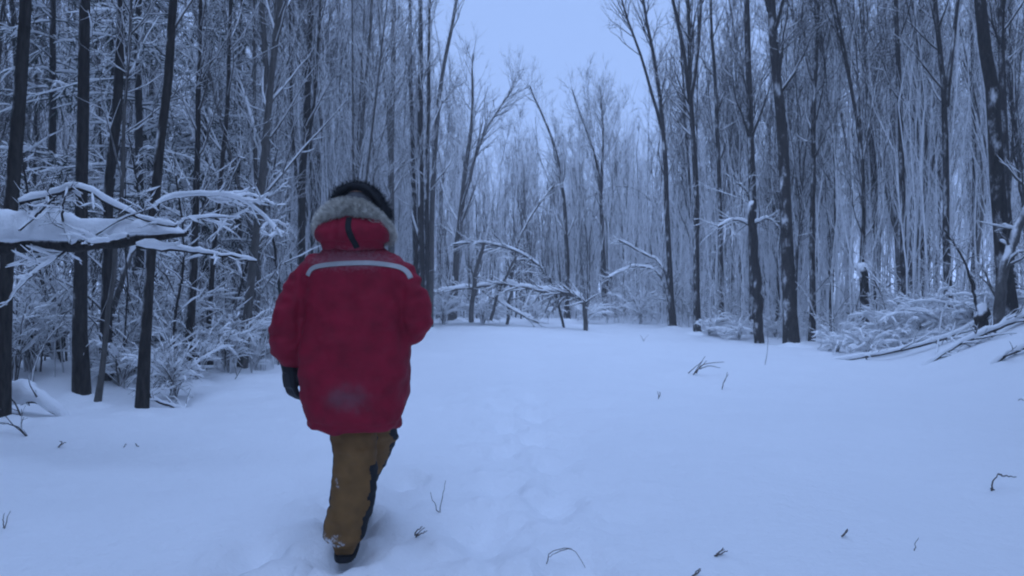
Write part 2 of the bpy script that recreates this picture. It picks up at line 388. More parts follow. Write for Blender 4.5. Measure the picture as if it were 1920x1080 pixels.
# ------------------------------------------------------------------ slender trees of the wood: a few kinds, each placed as its own thing
def template(seed):
    rng = np.random.default_rng(seed); H = rng.uniform(10, 13.5); tb, cb = MB(), MB()
    r0 = rng.uniform(.03, .07)
    P = stem_poly(rng, [[0, 0, 0], [rng.normal(0, .1), rng.normal(0, .1), H * .3], [rng.normal(0, .3), rng.normal(0, .3), H * .62]], H, 14, .025); R = taper(r0, 14, .12)
    S = [(P, R)]
    for k in range(rng.integers(0, 4)):
        i = rng.integers(1, 7); dd = rng.normal(0, .6, 3); dd[2] = 0
        Q = spline([P[i], P[i] + dd * .35 + [0, 0, H * .14], P[i] + dd * 1.4 + [0, 0, (H - P[i, 2]) * rng.uniform(.7, .95)]], 10)
        S.append((Q, taper(R[i] * .62, 10, .15, 0)))
    for n, (Q, RQ) in enumerate(S):
        tb.add(*tubes(Q[None], RQ[None], 7))
        for q in crown_of(rng, Q, RQ, 30 if n == 0 else 16, .12, (.6, 1.9), (10, 38), .35, 5, 4, .0065, 4, (.2, .6)): cb.add(*tubes(*q))
    m0, m1 = (BARK, TWIGD) if seed % 3 else (BARKG, TWIG)
    return tb.mesh('trunk', m0), cb.mesh('crown', m1), H
KINDS = [template(100 + i) for i in range(8)]

def left_edge(y): return np.interp(y, [5, 7, 11, 16, 25, 30], [-4.6, -4.4, -3.7, -3.3, -3.0, -1.5])
def right_edge(y): return np.interp(y, [8, 12, 16, 22, 26, 30], [10.5, 9.0, 7.2, 5.6, 3.6, 1.2])
def in_wood(x, y): return (x < left_edge(y)) or (x > right_edge(y)) or y > 28.5
def sky_cap(x, y):
    """tallest a tree may be at this place: low trees close the far end of the clearing, where the sky opens"""
    px = 960 + x / max(y, 1) * FPX
    a = abs(px - 1002); lim = 215 - max(0, a - 120) * 2.4
    return CAMZ + (540 - lim) * y / FPX

rng = np.random.default_rng(77); pts = []
def far_enough(x, y, s):
    return all((x - a) ** 2 + (y - b) ** 2 > s * s for a, b in pts)
custom_xy = [(o.location.x, o.location.y) for o in col.objects if o.type == 'EMPTY']
pts += custom_xy
placed = []
tries = 0
while len(placed) < 225 and tries < 60000:
    tries += 1
    y = 9 + 36 * rng.random() ** .85; x = rng.uniform(-1, 1) * (.76 * y + .6)
    if not in_wood(x, y) or (x < 0 and y < 10.5) or (x > 0 and y < 14): continue
    if not far_enough(x, y, .62 + y * .012): continue
    pts.append((x, y)); placed.append((x, y))
MARKS = [(60, 'between the left edge and the second trunk'), (152, 'around the second trunk from the left'), (240, 'above the middle of the fallen log'),
         (320, 'right behind the slim leaning tree'), (400, 'above the broken end of the log'), (480, 'around the slender leaning grey tree'), (560, 'left of the walker\'s shoulder'),
         (660, 'behind the walker\'s head'), (760, 'right of the walker\'s hood'), (850, 'left of the sky gap'), (960, 'under the left of the sky gap'), (1060, 'under the right of the sky gap'),
         (1150, 'just right of the sky gap'), (1250, 'around the dark tree edging the sky gap'), (1320, 'around the V-shaped tree'), (1410, 'around the dark straight trunk'), (1490, 'around the biggest right trunk'),
         (1570, 'right of the biggest right trunk'), (1640, 'above the snow-capped stump'), (1720, 'above the brush heap'), (1800, 'around the forked pair on the right'), (1880, 'at the right edge by the heavy crooked trunk')]
def slender_label(px, y):
    near = y < 24
    mk = min(MARKS, key=lambda q: abs(q[0] - px))[1]
    return ('slim bare tree ' if near else 'faint thin far-off tree in the haze ') + mk
for (x, y) in placed:
    px = 960 + x / y * FPX
    z = 'l' if px < 690 else ('c' if px < 1240 else 'r')
    tm, cm, H = KINDS[rng.integers(len(KINDS))]
    cap = sky_cap(x, y) * rng.uniform(.8, 1.08); s = min(rng.uniform(.8, 1.3), cap / H)
    e = new_obj('slender_tree', None, loc=(x, y, gz(x, y) - .06)); e.empty_display_size = .2
    sxy = max(s, .62)
    e.scale = (sxy, sxy, s); e.rotation_euler = (rng.normal(0, .035), rng.normal(0, .04), rng.uniform(0, 6.28))
    lab = slender_label(px, y); tag(e, lab, 'tree', 'trees: ' + lab)
    new_obj('trunk', tm, e); new_obj('crown', cm, e)

# the far and surrounding wood that reads as one mass
def light_template(seed):
    rng = np.random.default_rng(seed); mbx = MB(); H = rng.uniform(8, 12)
    P = stem_poly(rng, [[0, 0, 0], [rng.normal(0, .12), rng.normal(0, .12), H * .5]], H, 7, .05); R = taper(rng.uniform(.025, .055), 7, .15)
    mbx.add(*tubes(P[None], R[None], 4))
    A, RA = grow(rng, P[None], R[None], 20, .1, .97, (10, 40), (.6, 1.8), 3, .3, .5, .011, .04)
    B, RB = grow(rng, A, RA, 5, .15, 1, (18, 50), (.3, .9), 2, .15, .8, .010, .05)
    mbx.add(*tubes(A, RA, 3)); mbx.add(*tubes(B, RB, 3))
    return np.concatenate(mbx.V), np.concatenate(mbx.F), H
LT = [light_template(300 + i) for i in range(8)]
def mass(name, label, n, sampler, seed, smin=.7, smax=1.2, capped=True):
    rng = np.random.default_rng(seed); m = MB(); c = 0; g = 0
    while c < n and g < n * 60:
        g += 1
        x, y = sampler(rng)
        if x is None: continue
        V, F, H = LT[rng.integers(len(LT))]
        s = rng.uniform(smin, smax)
        if capped and y > 1: s = min(s, sky_cap(x, y) * rng.uniform(.75, 1.05) / H)
        a = rng.uniform(0, 6.28); ca, sa = math.cos(a), math.sin(a); sx = max(s, .6)
        W = np.stack([(V[:, 0] * ca - V[:, 1] * sa) * sx + V[:, 2] * s * rng.normal(0, .03) + x, (V[:, 0] * sa + V[:, 1] * ca) * sx + y, V[:, 2] * s + gz(x, y) - .05], -1)
        m.add(W, F); c += 1
    tag(new_obj(name, m.mesh(name, TWIGF)), label, 'trees', kind='stuff')
def s_far(r):
    y = r.uniform(30, 78); return r.uniform(-1, 1) * (.8 * y + 4), y
def s_side(r):                                      # the same wood going on beside and behind the camera
    x = r.uniform(-30, 34); y = r.uniform(-26, 24)
    if abs(x) < .76 * y + .8 or abs(x) < 4.6 or math.hypot(x, y) < 5.2: return None, None
    return x, y
mass('far_wood', 'hazy mass of thin bare snowy trees beyond the clearing', 500, s_far, 1, .75, 1.25)
mass('surrounding_wood', 'thin bare snowy trees of the wood beside the track', 45, s_side, 2, 1.0, 1.5, False)
def shade_spruces():  # out-of-view spruces, added to block sky light and darken the foreground edges
    rng = np.random.default_rng(4); tp = []
    for k in range(3):
        H = 13.0; m = MB(); P = np.c_[np.zeros((6, 2)), np.linspace(0, H, 6)]; R = taper(.13, 6, .1); m.add(*tubes(P[None], R[None], 5))
        A, RA = grow(rng, P[None], R[None], 80, .05, .99, (70, 98), (1.6, 2.4), 4, -.25, .3, .05, .02)
        B, RB = grow(rng, A, RA, 4, .1, 1, (35, 65), (.4, .95), 2, -.2, .8, .15, .03)
        m.add(*tubes(A, RA, 3)); m.add(*tubes(B, RB, 3)); tp.append((np.concatenate(m.V), np.concatenate(m.F)))
    m = MB(); got = []
    while len(got) < 105:
        x = rng.uniform(-17, 19); y = rng.uniform(-15, 5)
        if abs(x) < .74 * max(y + 1, 0) + 5.2 or (x > -4.6 and x < 4.8 and y > -3.6) or any((x - a) ** 2 + (y - b) ** 2 < 2.6 for a, b in got): continue
        got.append((x, y)); V, F = tp[rng.integers(3)]; a = rng.uniform(0, 6.28); sc = rng.uniform(1.25, 1.7); ca, sa = math.cos(a) * sc, math.sin(a) * sc
        m.add(np.stack([V[:, 0] * ca - V[:, 1] * sa + x, V[:, 0] * sa + V[:, 1] * ca + y, V[:, 2] * sc + gz(x, y) - .05], -1), F)
    tag(new_obj('shade_spruces', m.mesh('shade_spruces', NEEDLE)), 'unseen snowy spruces added beside and behind the track to shade the near snow', 'trees', kind='stuff')
shade_spruces()

# saplings and brush, too many and too fine to count, between the trunks
def brush(name, label, n, sampler, seed, h=(.8, 2.6), thick=.010, bend=.75, side=7, mt=None):
    rng = np.random.default_rng(seed); m = MB(); base = []
    g = 0
    while len(base) < n and g < n * 50:
        g += 1; x, y = sampler(rng)
        if x is not None: base.append((x, y))
    b = np.array(base); n = len(b); z = ground_z(b[:, 0], b[:, 1]) - .04
    L = rng.uniform(h[0], h[1], n); az = rng.uniform(0, 6.28, n); bow = rng.uniform(.03, bend, n) ** 1.3 if bend > .5 else rng.uniform(.01, bend, n)
    s = np.linspace(0, 1, 6)
    P = np.empty((n, 6, 3)); hor = (L * bow)[:, None] * s ** 2
    P[..., 0] = b[:, :1] + np.cos(az)[:, None] * hor; P[..., 1] = b[:, 1:] + np.sin(az)[:, None] * hor
    P[..., 2] = z[:, None] + L[:, None] * (s - .45 * bow[:, None] * s ** 2)
    P += rng.normal(0, .02, P.shape) * L[:, None, None] * s[None, :, None]
    R = thick * (1.1 - s)[None] * np.ones((n, 1)) + .003
    A, RA = grow(rng, P, R, side, .15, 1, (20, 65) if bend > .5 else (8, 30), (.2, .7) if bend > .5 else (.5, 1.5), 4, -.05 if bend > .5 else .2, .8, .006, .06) if bend > .5 else grow(rng, P, R, side, .15, 1, (8, 30), (.5, 1.5), 3, .2, .8, .008, .06)
    m.add(*tubes(P, R, 4)); m.add(*tubes(A, RA, 3))
    if bend > .5 and mt is None: m.add(*snow_on(rng, P, R, 4, .5, .016)); m.add(*snow_on(rng, A, RA, 3, .4, .012))
    tag(new_obj(name, m.mesh(name, mt or (TWIG if bend > .5 else TWIGF))), label, 'undergrowth', kind='stuff')
def b_left(r):
    y = r.uniform(8.0, 30); x = left_edge(y) - abs(r.normal(0, 2.6)) - .1
    return (x, y) if abs(x) < .8 * y else (None, None)
def b_far(r):
    y = 26.5 + abs(r.normal(0, 7)); x = r.uniform(-.5, .45) * y
    return (x, y) if in_wood(x, y) or y > 28 else (None, None)
def b_right(r):
    y = r.uniform(12, 32); x = right_edge(y) + abs(r.normal(0, 3.2)) - .3
    return (x, y) if abs(x) < .82 * y else (None, None)
brush('undergrowth', 'tangled snow-coated brush among the trunks of the left wood', 480, b_left, 1)
brush('undergrowth', 'dark bare twigs tangled low between the left trunks', 260, b_left, 6, (.8, 3.2), .011, .75, 7, TWIGD)
brush('undergrowth', 'low snow-coated brush along the far end of the clearing', 420, b_far, 2, (.7, 2.6), .013)
def b_thicket(r):
    y = r.uniform(27, 46); x = r.uniform(-.34, .42) * y
    return (x, y) if in_wood(x, y) else (None, None)
def b_poles(r):
    y = r.uniform(15, 34); x = (right_edge(y) + abs(r.normal(0, 4)) + .3) if r.random() < .5 else (left_edge(y) - abs(r.normal(0, 4)) - .3)
    return (x, y) if abs(x) < .8 * y else (None, None)
brush('sapling_thicket', 'dense thicket of thin upright saplings closing the far end of the clearing', 360, b_thicket, 4, (3.5, 8.5), .022, .16, 14)
brush('sapling_thicket', 'dark bare upright saplings crowding the far end of the clearing', 380, b_thicket, 7, (4, 9), .030, .14, 12, TWIGD)
brush('sapling_thicket', 'thin upright saplings crowding between the trunks on both sides', 700, b_poles, 5, (3.5, 9), .018, .14, 14)
brush('undergrowth', 'snow-coated brush on the right bank among the trunks', 420, b_right, 3, (.6, 2.4))

# ------------------------------------------------------------------ fallen timber, bent saplings, snow-laden branches
def stem_part(parent, name, pts3, r0, r1, mt, rng, m=16, k=8, snow=.02, hump=.5, twigs=0, tl=(.15, .5), rmin=.004):
    """one limb with its snow as a sub-part; pts3 relative to the parent"""
    P = spline(pts3, m); P[1:-1] += rng.normal(0, r0 * .22, (m - 2, 3)); R = np.linspace(r0, r1, m)
    mbx = MB(); mbx.add(*tubes(P[None], R[None], k)); sb = MB()
    if snow: sb.add(*snow_on(rng, P[None], R[None], 8, hump, snow))
    if twigs:
        A, RA = grow(rng, P[None], R[None], twigs, .12, 1, (25, 75), tl, 5, .05, .5, rmin, .06)
        B, RB = grow(rng, A, RA, 3, .2, 1, (25, 60), (tl[0] * .5, tl[1] * .5), 3, 0, .8, rmin, .06)
        mbx.add(*tubes(A, RA, 4)); mbx.add(*tubes(B, RB, 3))
        if snow: sb.add(*snow_on(rng, A, RA, 5, .5, min(snow, .014))); sb.add(*snow_on(rng, B, RB, 4, .5, min(snow, .009)))
    o = new_obj(name, mbx.mesh(name, mt), parent)
    if sb.n: new_obj('snow', sb.mesh('snow', SNOW), o)
    return o

# the snowy fallen log on the left: snapped off a stump just outside the picture
rg = np.random.default_rng(900)
lb = np.array([-5.6, 5.2, 0.0]); lb[2] = gz(lb[0], lb[1])
log = new_obj('fallen_log', None, loc=lb); tag(log, 'fallen log under a thick cap of snow at head height on the left', 'log')
lp = np.array([lb + [0, 0, 1.42], at(-60, 462, 5.2), at(60, 458, 5.2), at(170, 455, 5.2), at(270, 446, 5.2), at(352, 436, 5.2)]) - lb
P = spline(lp, 80); P[:, 2] += .008 * vnoise(P * 6, 3); R = np.interp(np.linspace(0, 1, 80), [0, .5, .9, 1], [.095, .078, .05, .02]) * (1 + .12 * vnoise(P * 9, 5))
m = MB(); m.add(*tubes(P[None], R[None], 12)); trunk = new_obj('trunk', m.mesh('trunk', BARK), log)
# the cap: a broad loaf of snow along the log
s = np.linspace(0, 1, 80); hh = np.interp(s, [0, .3, .55, .75, .93, 1], [.15, .20, .20, .175, .12, .015]) * (1 + .24 * vnoise(P * 2.6, 8) + .12 * vnoise(P * 8, 18)); ww = np.interp(s, [0, .6, .93, 1], [.15, .14, .09, .02])
a = np.linspace(0, 2 * np.pi, 20, endpoint=False)
prof_x = np.sign(np.cos(a)) * np.abs(np.cos(a)) ** .8; prof_z = np.where(np.sin(a) > 0, np.abs(np.sin(a)) ** .9, -.10 * np.abs(np.sin(a)))
V = P[:, None] + np.stack([np.zeros((80, 20)), ww[:, None] * prof_x[None], hh[:, None] * prof_z[None] + (R * .55)[:, None]], -1)
V = V + .030 * vnoise(V * 5, 12)[..., None] * [0, 1, .8] * np.where(np.sin(a) > 0, 1., .25)[None, :, None] + .010 * vnoise(V * 14, 13)[..., None] * [1, 1, .5]
Fi = []
for i in range(79):
    for j in range(20): Fi.append((i * 20 + j, i * 20 + (j + 1) % 20, (i + 1) * 20 + (j + 1) % 20, (i + 1) * 20 + j))
m = MB(); m.add(V.reshape(-1, 3), np.array(Fi)); new_obj('snow', m.mesh('snow', SNOW), log)
m = MB(); SP = spline([[0, 0, -.1], [.01, 0, .7], [0, .02, 1.52]], 10); m.add(*tubes(SP[None], np.linspace(.14, .085, 10)[None], 12)); new_obj('stump', m.mesh('stump', BARK), log)
for spec in [
    ([(35, 381), (95, 366), (150, 353), (205, 382), (262, 408), (330, 424)], 5.05, .017, .012, .020, 9),
    ([(290, 384), (330, 370), (395, 366), (445, 372), (490, 402), (529, 446)], 5.1, .010, .005, .016, 12),
    ([(255, 462), (330, 469), (410, 478), (481, 490)], 5.0, .016, .009, .022, 3),
    ([(340, 412), (400, 407), (452, 409)], 5.2, .008, .004, .014, 5),
    ([(150, 450), (110, 480), (60, 515), (18, 560)], 5.1, .013, .006, .016, 10),
    ([(36, 432), (70, 402), (106, 368)], 4.95, .010, .006, .004, 3),
    ([(130, 455), (118, 410), (120, 375), (128, 350)], 5.0, .010, .005, .010, 5),
    ([(240, 445), (205, 452), (168, 456), (172, 458)], 4.95, .012, .007, .016, 3),
    ([(180, 440), (230, 410), (280, 392), (300, 380)], 5.0, .008, .004, .010, 5),
    ([(440, 370), (470, 366), (505, 380)], 5.1, .006, .003, .010, 4),
]:
    q = np.array([at(x, y, spec[1] + .12 * math.sin(i * 2.1)) for i, (x, y) in enumerate(spec[0])]) - lb
    stem_part(log, 'branch', q, spec[2], spec[3], BARK, rg, 18, 7, spec[4], .5, spec[5], (.10, .34))

def bent(name, label, cat, pix, d, w0, w1, snow, twigs, seed, group=None, lie=None, dark=True, tl=(.3, 1.2), dvar=.25, m=20, extra=None, rmin=.006, grounded=True, mt=None):
    """a limb following photo pixels at depth d; first point stands on the ground"""
    rng = np.random.default_rng(seed)
    q = np.array([at(x, y, d + dvar * math.sin(i * 1.7 + seed)) for i, (x, y) in enumerate(pix)])
    if lie is not None: q[:, 2] = ground_z(q[:, 0], q[:, 1]) + np.resize(lie, len(q))
    if grounded: q[0, 2] = gz(q[0, 0], q[0, 1]) - .06
    b = q[0].copy(); e = new_obj(name, None, loc=b); e.empty_display_size = .1; tag(e, label, cat, group)
    stem_part(e, 'stem', q - b, w0 * d / FPX / 2, w1 * d / FPX / 2, mt or (BARK if dark else BARKG), rng, m, 8, snow, .5, twigs, tl, rmin)
    for (px2, a0, a1, tw) in (extra or []):
        q2 = np.array([at(x, y, d + dvar * math.sin(i * 1.3 + seed)) for i, (x, y) in enumerate(px2)])
        stem_part(e, 'branch', q2 - b, a0 * d / FPX / 2, a1 * d / FPX / 2, mt or (BARK if dark else BARKG), rng, 14, 6, snow, .5, tw, tl, rmin)
    return e
BS = 'bent snow-laden saplings at the far end'
bent('bent_sapling', 'snow-laden sapling arched over like a hoop right of the walker', 'sapling', [(1058, 604), (1040, 545), (1010, 497), (960, 468), (900, 455), (848, 458)], 22, 5, 3, .028, 60, 1, BS, tl=(.3, 1.3))
bent('fallen_tree', 'fallen tree lying level under deep snow between walker and far trunks', 'fallen tree', [(1098, 600), (1090, 560), (1000, 543), (950, 532), (900, 538), (812, 548)], 21.5, 9, 5, .045, 70, 2, dark=False, tl=(.4, 1.3),
     extra=[([(884, 604), (890, 520), (908, 455)], 11, 7, 6), ([(920, 600), (938, 540), (968, 480)], 7, 5, 6), ([(905, 545), (960, 580), (1010, 605)], 5, 4, 6)])
bent('leaning_sapling', 'pale frosted sapling slanting up to the right in front of the far wood', 'sapling', [(950, 600), (968, 470), (1000, 400), (1040, 345)], 23, 6, 3, .03, 26, 3, BS, dark=False)
bent('bent_sapling', 'small snowy sapling bowed left beside the far tree with the wiry top', 'sapling', [(1268, 596), (1245, 505), (1205, 475), (1160, 450)], 22.5, 6, 3, .035, 26, 4, BS)
bent('bent_sapling', 'snowy sapling bowed low near the ground at the far right of the clearing', 'sapling', [(1256, 600), (1240, 520), (1192, 500), (1138, 522)], 22.2, 5, 3, .03, 24, 5, BS)
bent('bent_sapling', 'frosted sapling curving in a high arc across the far wood', 'sapling', [(1262, 590), (1240, 420), (1205, 362), (1150, 350), (1088, 378)], 31, 4, 2, .012, 44, 6, BS, dark=False)
bent('snow_covered_snag', 'short snag with white snow-laden boughs left of the biggest right trunk', 'snag', [(1424, 606), (1420, 520), (1412, 410), (1410, 380)], 16.5, 20, 12, .03, 0, 7,
     extra=[([(1412, 425), (1380, 412), (1346, 425)], 5, 3, 16), ([(1412, 420), (1440, 410), (1462, 425)], 5, 3, 14), ([(1412, 400), (1400, 360), (1385, 345)], 4, 3, 10)])
bent('snow_capped_stump', 'dark stump with a tall white snow cap among the right trunks', 'stump', [(1624, 560), (1622, 535), (1618, 505)], 15.5, 16, 12, .0, 0, 8, m=8)
bent('leaning_stick', 'thin dark stick leaning left out of the right brush heap', 'stick', [(1842, 594), (1812, 500), (1770, 430)], 11.5, 6, 3, .004, 4, 9, tl=(.1, .35), dvar=.05)
bent('leaning_dead_tree', 'snow-plastered leaning trunk cut by the right edge of the picture', 'fallen tree', [(1868, 575), (1884, 500), (1908, 430), (1950, 330)], 11, 20, 15, .07, 8, 10, dark=False, dvar=.05)
bent('fallen_branch', 'long dark branch lying across the snow of the right bank', 'branch', [(1545, 606), (1640, 588), (1720, 578), (1800, 580), (1860, 572), (1960, 596)], 11.8, 5, 8, .032, 24, 12, lie=(.02, .08, .12, .1, .08, .05), tl=(.25, .9), dvar=.15)
bent('fallen_branch', 'dark branch slanting down right across the bank beneath the leaning trunk', 'branch', [(1722, 560), (1790, 552), (1860, 566), (1930, 590)], 10.6, 6, 9, .032, 20, 13, lie=(.02, .1, .12, .08), tl=(.25, .8), dvar=.1)
bent('fallen_branch', 'snow-buried branch running off the right edge below the bank', 'branch', [(1850, 596), (1892, 612), (1960, 660)], 9.4, 6, 8, .02, 8, 14, lie=(.0, .06, .1), tl=(.2, .5), dvar=.08)
bent('tree_stump', 'small dark stump sticking out of the bank at the foot of the stick', 'stump', [(1843, 606), (1842, 588), (1840, 574)], 11.2, 24, 20, .03, 0, 15, m=6)
bent('fallen_branch', 'short dark log under a loaf of snow, low at the left edge', 'branch', [(128, 764), (70, 752), (20, 750), (-80, 748)], 6.6, 9, 17, .10, 3, 16, tl=(.1, .3), dvar=.05)
bent('fallen_branch', 'thin dark forked twig on the snow at the lower left edge', 'branch', [(62, 807), (30, 798), (-30, 788)], 5.9, 3, 5, .0, 3, 17, tl=(.1, .3), dvar=.05)
bent('broken_branch', 'thin dark branch slanting into the snow under the left trunk', 'branch', [(46, 790), (30, 760), (10, 735)], 6.3, 3, 2, .0, 2, 18, tl=(.1, .2), dvar=.02)
bent('fallen_branch', 'dark snow-dusted branch by the foot of the slim leaning tree', 'branch', [(365, 770), (325, 762), (285, 745), (262, 700)], 7.4, 6, 4, .012, 12, 19, tl=(.15, .5), dvar=.1)
bent('leaning_sapling', 'pale snow-plastered sapling leaning right, left of the walker\'s shoulder', 'sapling', [(395, 690), (440, 560), (478, 480), (500, 430)], 11.5, 8, 5, .03, 14, 20, dark=False)
bent('leaning_dead_tree', 'snow-plastered trunk leaning left between the dark trunks below the log', 'fallen tree', [(225, 735), (205, 620), (230, 520), (262, 440)], 9, 12, 8, .03, 8, 21, dark=False)

for i, (lab, pix, d, w) in enumerate([
    ('thin dark stem tilting left below the middle of the fallen log', [(120, 735), (95, 600), (62, 430), (40, 280)], 9.2, 7),
    ('thin dark stem tilting right behind the second trunk', [(140, 715), (172, 560), (205, 400), (225, 250)], 9.8, 6),
    ('thin stem crossing behind the slim leaning tree, tilting left', [(330, 715), (300, 560), (262, 380), (240, 230)], 9.6, 7),
    ('thin bowed stem between the slim leaning tree and the short dark trunk', [(318, 735), (328, 600), (345, 470), (330, 330)], 8.6, 6),
    ('thin frosted stem tilting right beside the slender grey tree', [(415, 700), (450, 540), (492, 400), (520, 280)], 11.2, 6),
    ('thin dark stem tilting left just beyond the walker\'s left shoulder', [(540, 665), (522, 520), (500, 360), (486, 240)], 12.5, 7)]):
    bent('tilted_stem', lab, 'sapling', pix, d, w, 3, .014, 26, 60 + i, 'thin tilted stems in the left wood', tl=(.25, .9), dvar=.1)

def shrub(seed, label, px, py, d, h, n, group, spread=.6, snow=.022):
    rng = np.random.default_rng(seed); b = at(px, py, d); b[2] = gz(b[0], b[1]) - .04
    az = rng.uniform(0, 6.28, n); L = rng.uniform(.6, 1.1, n) * h; bow = rng.uniform(.2, 1.1, n) * spread; s = np.linspace(0, 1, 9)
    P = np.empty((n, 9, 3)); hor = (L * bow)[:, None] * s ** 1.7
    P[..., 0] = np.cos(az)[:, None] * hor; P[..., 1] = np.sin(az)[:, None] * hor; P[..., 2] = L[:, None] * (s - .55 * bow[:, None] * s ** 2.4)
    P += np.cumsum(rng.normal(0, .012, P.shape), 1) * h
    R = .011 * (1.15 - s)[None] * np.ones((n, 1)) * h + .002
    A, RA = grow(rng, P, R, 7, .2, 1, (20, 70), (.15 * h, .42 * h), 5, -.15, .7, .004, .06)
    B, RB = grow(rng, A, RA, 3, .2, 1, (20, 60), (.08 * h, .2 * h), 2, -.1, .8, .0045, .06)
    e = new_obj('snowy_shrub', None, loc=b); e.empty_display_size = .1; tag(e, label, 'shrub', group)
    m = MB(); m.add(*tubes(P, R, 5)); m.add(*tubes(A, RA, 4)); m.add(*tubes(B, RB, 3)); new_obj('stems', m.mesh('stems', TWIG), e)
    m = MB(); m.add(*snow_on(rng, P, R, 5, .5, snow)); m.add(*snow_on(rng, A, RA, 4, .4, snow * .85)); m.add(*snow_on(rng, B, RB, 3, .4, snow * .5)); new_obj('snow', m.mesh('snow', SNOW), e)
SL = 'snow-laden shrubs under the left trees'
for i, (lab, px, py, d, h, n) in enumerate([
    ('snow-laden shrub at the left edge under the fallen log', 60, 715, 8.6, 1.3, 16),
    ('snow-laden shrub between the left edge and the second trunk', 110, 700, 9.6, 1.6, 16),
    ('low snowy shrub between the dark trunk and the slim leaning tree', 228, 735, 8.2, .9, 14),
    ('snow-laden shrub right of the slim leaning tree\'s foot', 325, 745, 7.9, .9, 18),
    ('taller snow-laden shrub behind the slim leaning tree', 310, 715, 9.4, 1.5, 16),
    ('snowy shrub below the tip of the snow-covered branch', 425, 705, 10.2, 1.2, 16),
    ('small snowy shrub at the foot of the slender grey tree', 478, 692, 10.8, .8, 14),
    ('snowy shrub deep in shade left of the second trunk', 30, 690, 10.6, 1.8, 16),
    ('snowy shrub showing beside the walker\'s left sleeve', 505, 670, 12.2, 1.3, 16),
    ('snowy shrub between the short dark trunk and the walker', 385, 690, 11.2, 1.7, 16),
    ('snow-laden shrub just right of the second trunk\'s foot', 198, 745, 8.6, 1.1, 16),
    ('broad snowy shrub behind the low log at the left edge', 20, 735, 8.0, 1.2, 18),
    ('snowy shrub just left of the slim leaning tree\'s foot', 245, 725, 9.2, 1.4, 18),
    ('snowy shrub halfway between the leaning tree and the slender grey tree', 372, 722, 9.2, 1.0, 16)]):
    shrub(500 + i, lab, px, py, d, h, n, SL)
SR = 'snow-laden shrubs on the right bank'
for i, (lab, px, py, d, h, n) in enumerate([
    ('snow-buried shrub at the left end of the right bank', 1570, 602, 14, .8, 16),
    ('snow-buried shrub beneath the snow-capped stump', 1625, 590, 13, .8, 16),
    ('mounded snowy shrub in the middle of the right bank', 1690, 575, 13.2, .9, 16),
    ('snowy shrub under the forked pair on the right bank', 1780, 560, 12.8, .9, 16),
    ('snowy shrub beside the small dark stump', 1875, 575, 12, .8, 16),
    ('tall snowy shrub at the foot of the V-shaped tree', 1330, 606, 18.5, 1.5, 16),
    ('snowy shrub at the foot of the dark straight trunk', 1385, 606, 17.6, 1.2, 14),
    ('snowy shrub behind the biggest right-hand trunk', 1455, 606, 18.4, 1.6, 14),
    ('snowy shrub heaped against the slim trunk above the bank', 1660, 575, 14.2, 1.2, 18),
    ('snowy shrub heaped between the slim trunk and the forked pair', 1738, 570, 13.6, 1.2, 18),
    ('snowy shrub heaped left of the heavy crooked trunk', 1825, 560, 12.6, 1.1, 18)]):
    shrub(540 + i, lab, px, py, d, h * (.95 if i < 5 or i > 7 else .62), n, SR, 1.2, .036)
SF = 'snow-laden shrubs along the far edge'
for i, (lab, px, py, d, h, n) in enumerate([
    ('snowy shrub just right of the walker\'s elbow', 832, 612, 22.5, 1.6, 14),
    ('wide snowy shrub below the level fallen tree', 905, 606, 23, 1.4, 14),
    ('snowy shrub below the right end of the level fallen tree', 1000, 604, 24.5, 1.5, 14),
    ('low snowy shrub at the foot of the leaning far tree', 1100, 602, 25.2, 1.3, 14),
    ('snowy shrub under the low bowed sapling at the far right', 1200, 600, 24.4, 1.5, 14)]):
    shrub(570 + i, lab, px, py, d, h, n, SF, .9, .034)

# cap on the stump among the right trunks
def blob(parent, c, r, seed, n=18):
    th = np.linspace(.02, np.pi - .02, n // 2 + 1); ph = np.linspace(0, 2 * np.pi, n, endpoint=False)
    V = np.stack([np.sin(th)[:, None] * np.cos(ph)[None], np.sin(th)[:, None] * np.sin(ph)[None], np.cos(th)[:, None] * np.ones((1, n))], -1)
    V = V * (1 + .30 * vnoise(V * 1.6 + seed, seed)[..., None] + .16 * vnoise(V * 4.2 + seed, seed + 1)[..., None]) * np.array(r) + np.array(c)
    k = len(th); F = np.array([(i * n + j, i * n + (j + 1) % n, (i + 1) * n + (j + 1) % n, (i + 1) * n + j) for i in range(k - 1) for j in range(n)])
    m = MB(); m.add(V.reshape(-1, 3), F); return new_obj('snow', m.mesh('snow', SNOW), parent)
st = [o for o in col.objects if o.name == 'snow_capped_stump'][0]
blob(st, np.array(at(1617, 506, 15.4)) - np.array(st.location), (.12, .12, .16), 3, 20)

# ------------------------------------------------------------------ dead weeds and twigs poking out of the open snow
def weed(label, strokes, seed, r=.0035, d=None):
    """strokes: photo polylines starting at the snow; the depth comes from where the base meets flat ground"""
    rng = np.random.default_rng(seed); x0, y0 = strokes[0][0]
    dd = 1.25 * FPX / (y0 - 540)
    for _ in range(6):
        p = at(x0, y0, dd); dd = (CAMZ - gz(p[0], p[1])) * FPX / (y0 - 540)
    b = at(x0, y0, dd); m = MB()
    for k, s in enumerate(strokes):
        q = np.array([at(x, y, dd + (.03 * math.sin(i * 2 + k + seed) if i else 0)) for i, (x, y) in enumerate(s)]) - b
        if k == 0: q[0, 2] -= .03
        P = spline(q, 9); P[1:] += rng.normal(0, .0025, (8, 3)); m.add(*tubes(P[None], np.linspace(r, r * .45, 9)[None], 5))
    tag(new_obj('weed_stalk', m.mesh('weed_stalk', WEED), loc=b), label, 'weed', 'dead stalks poking out of the snow')
weed('thin V-shaped stalk right of the walker\'s boot', [[(823, 962), (830, 930), (836, 902)], [(823, 960), (812, 940), (807, 922)]], 1, .0028)
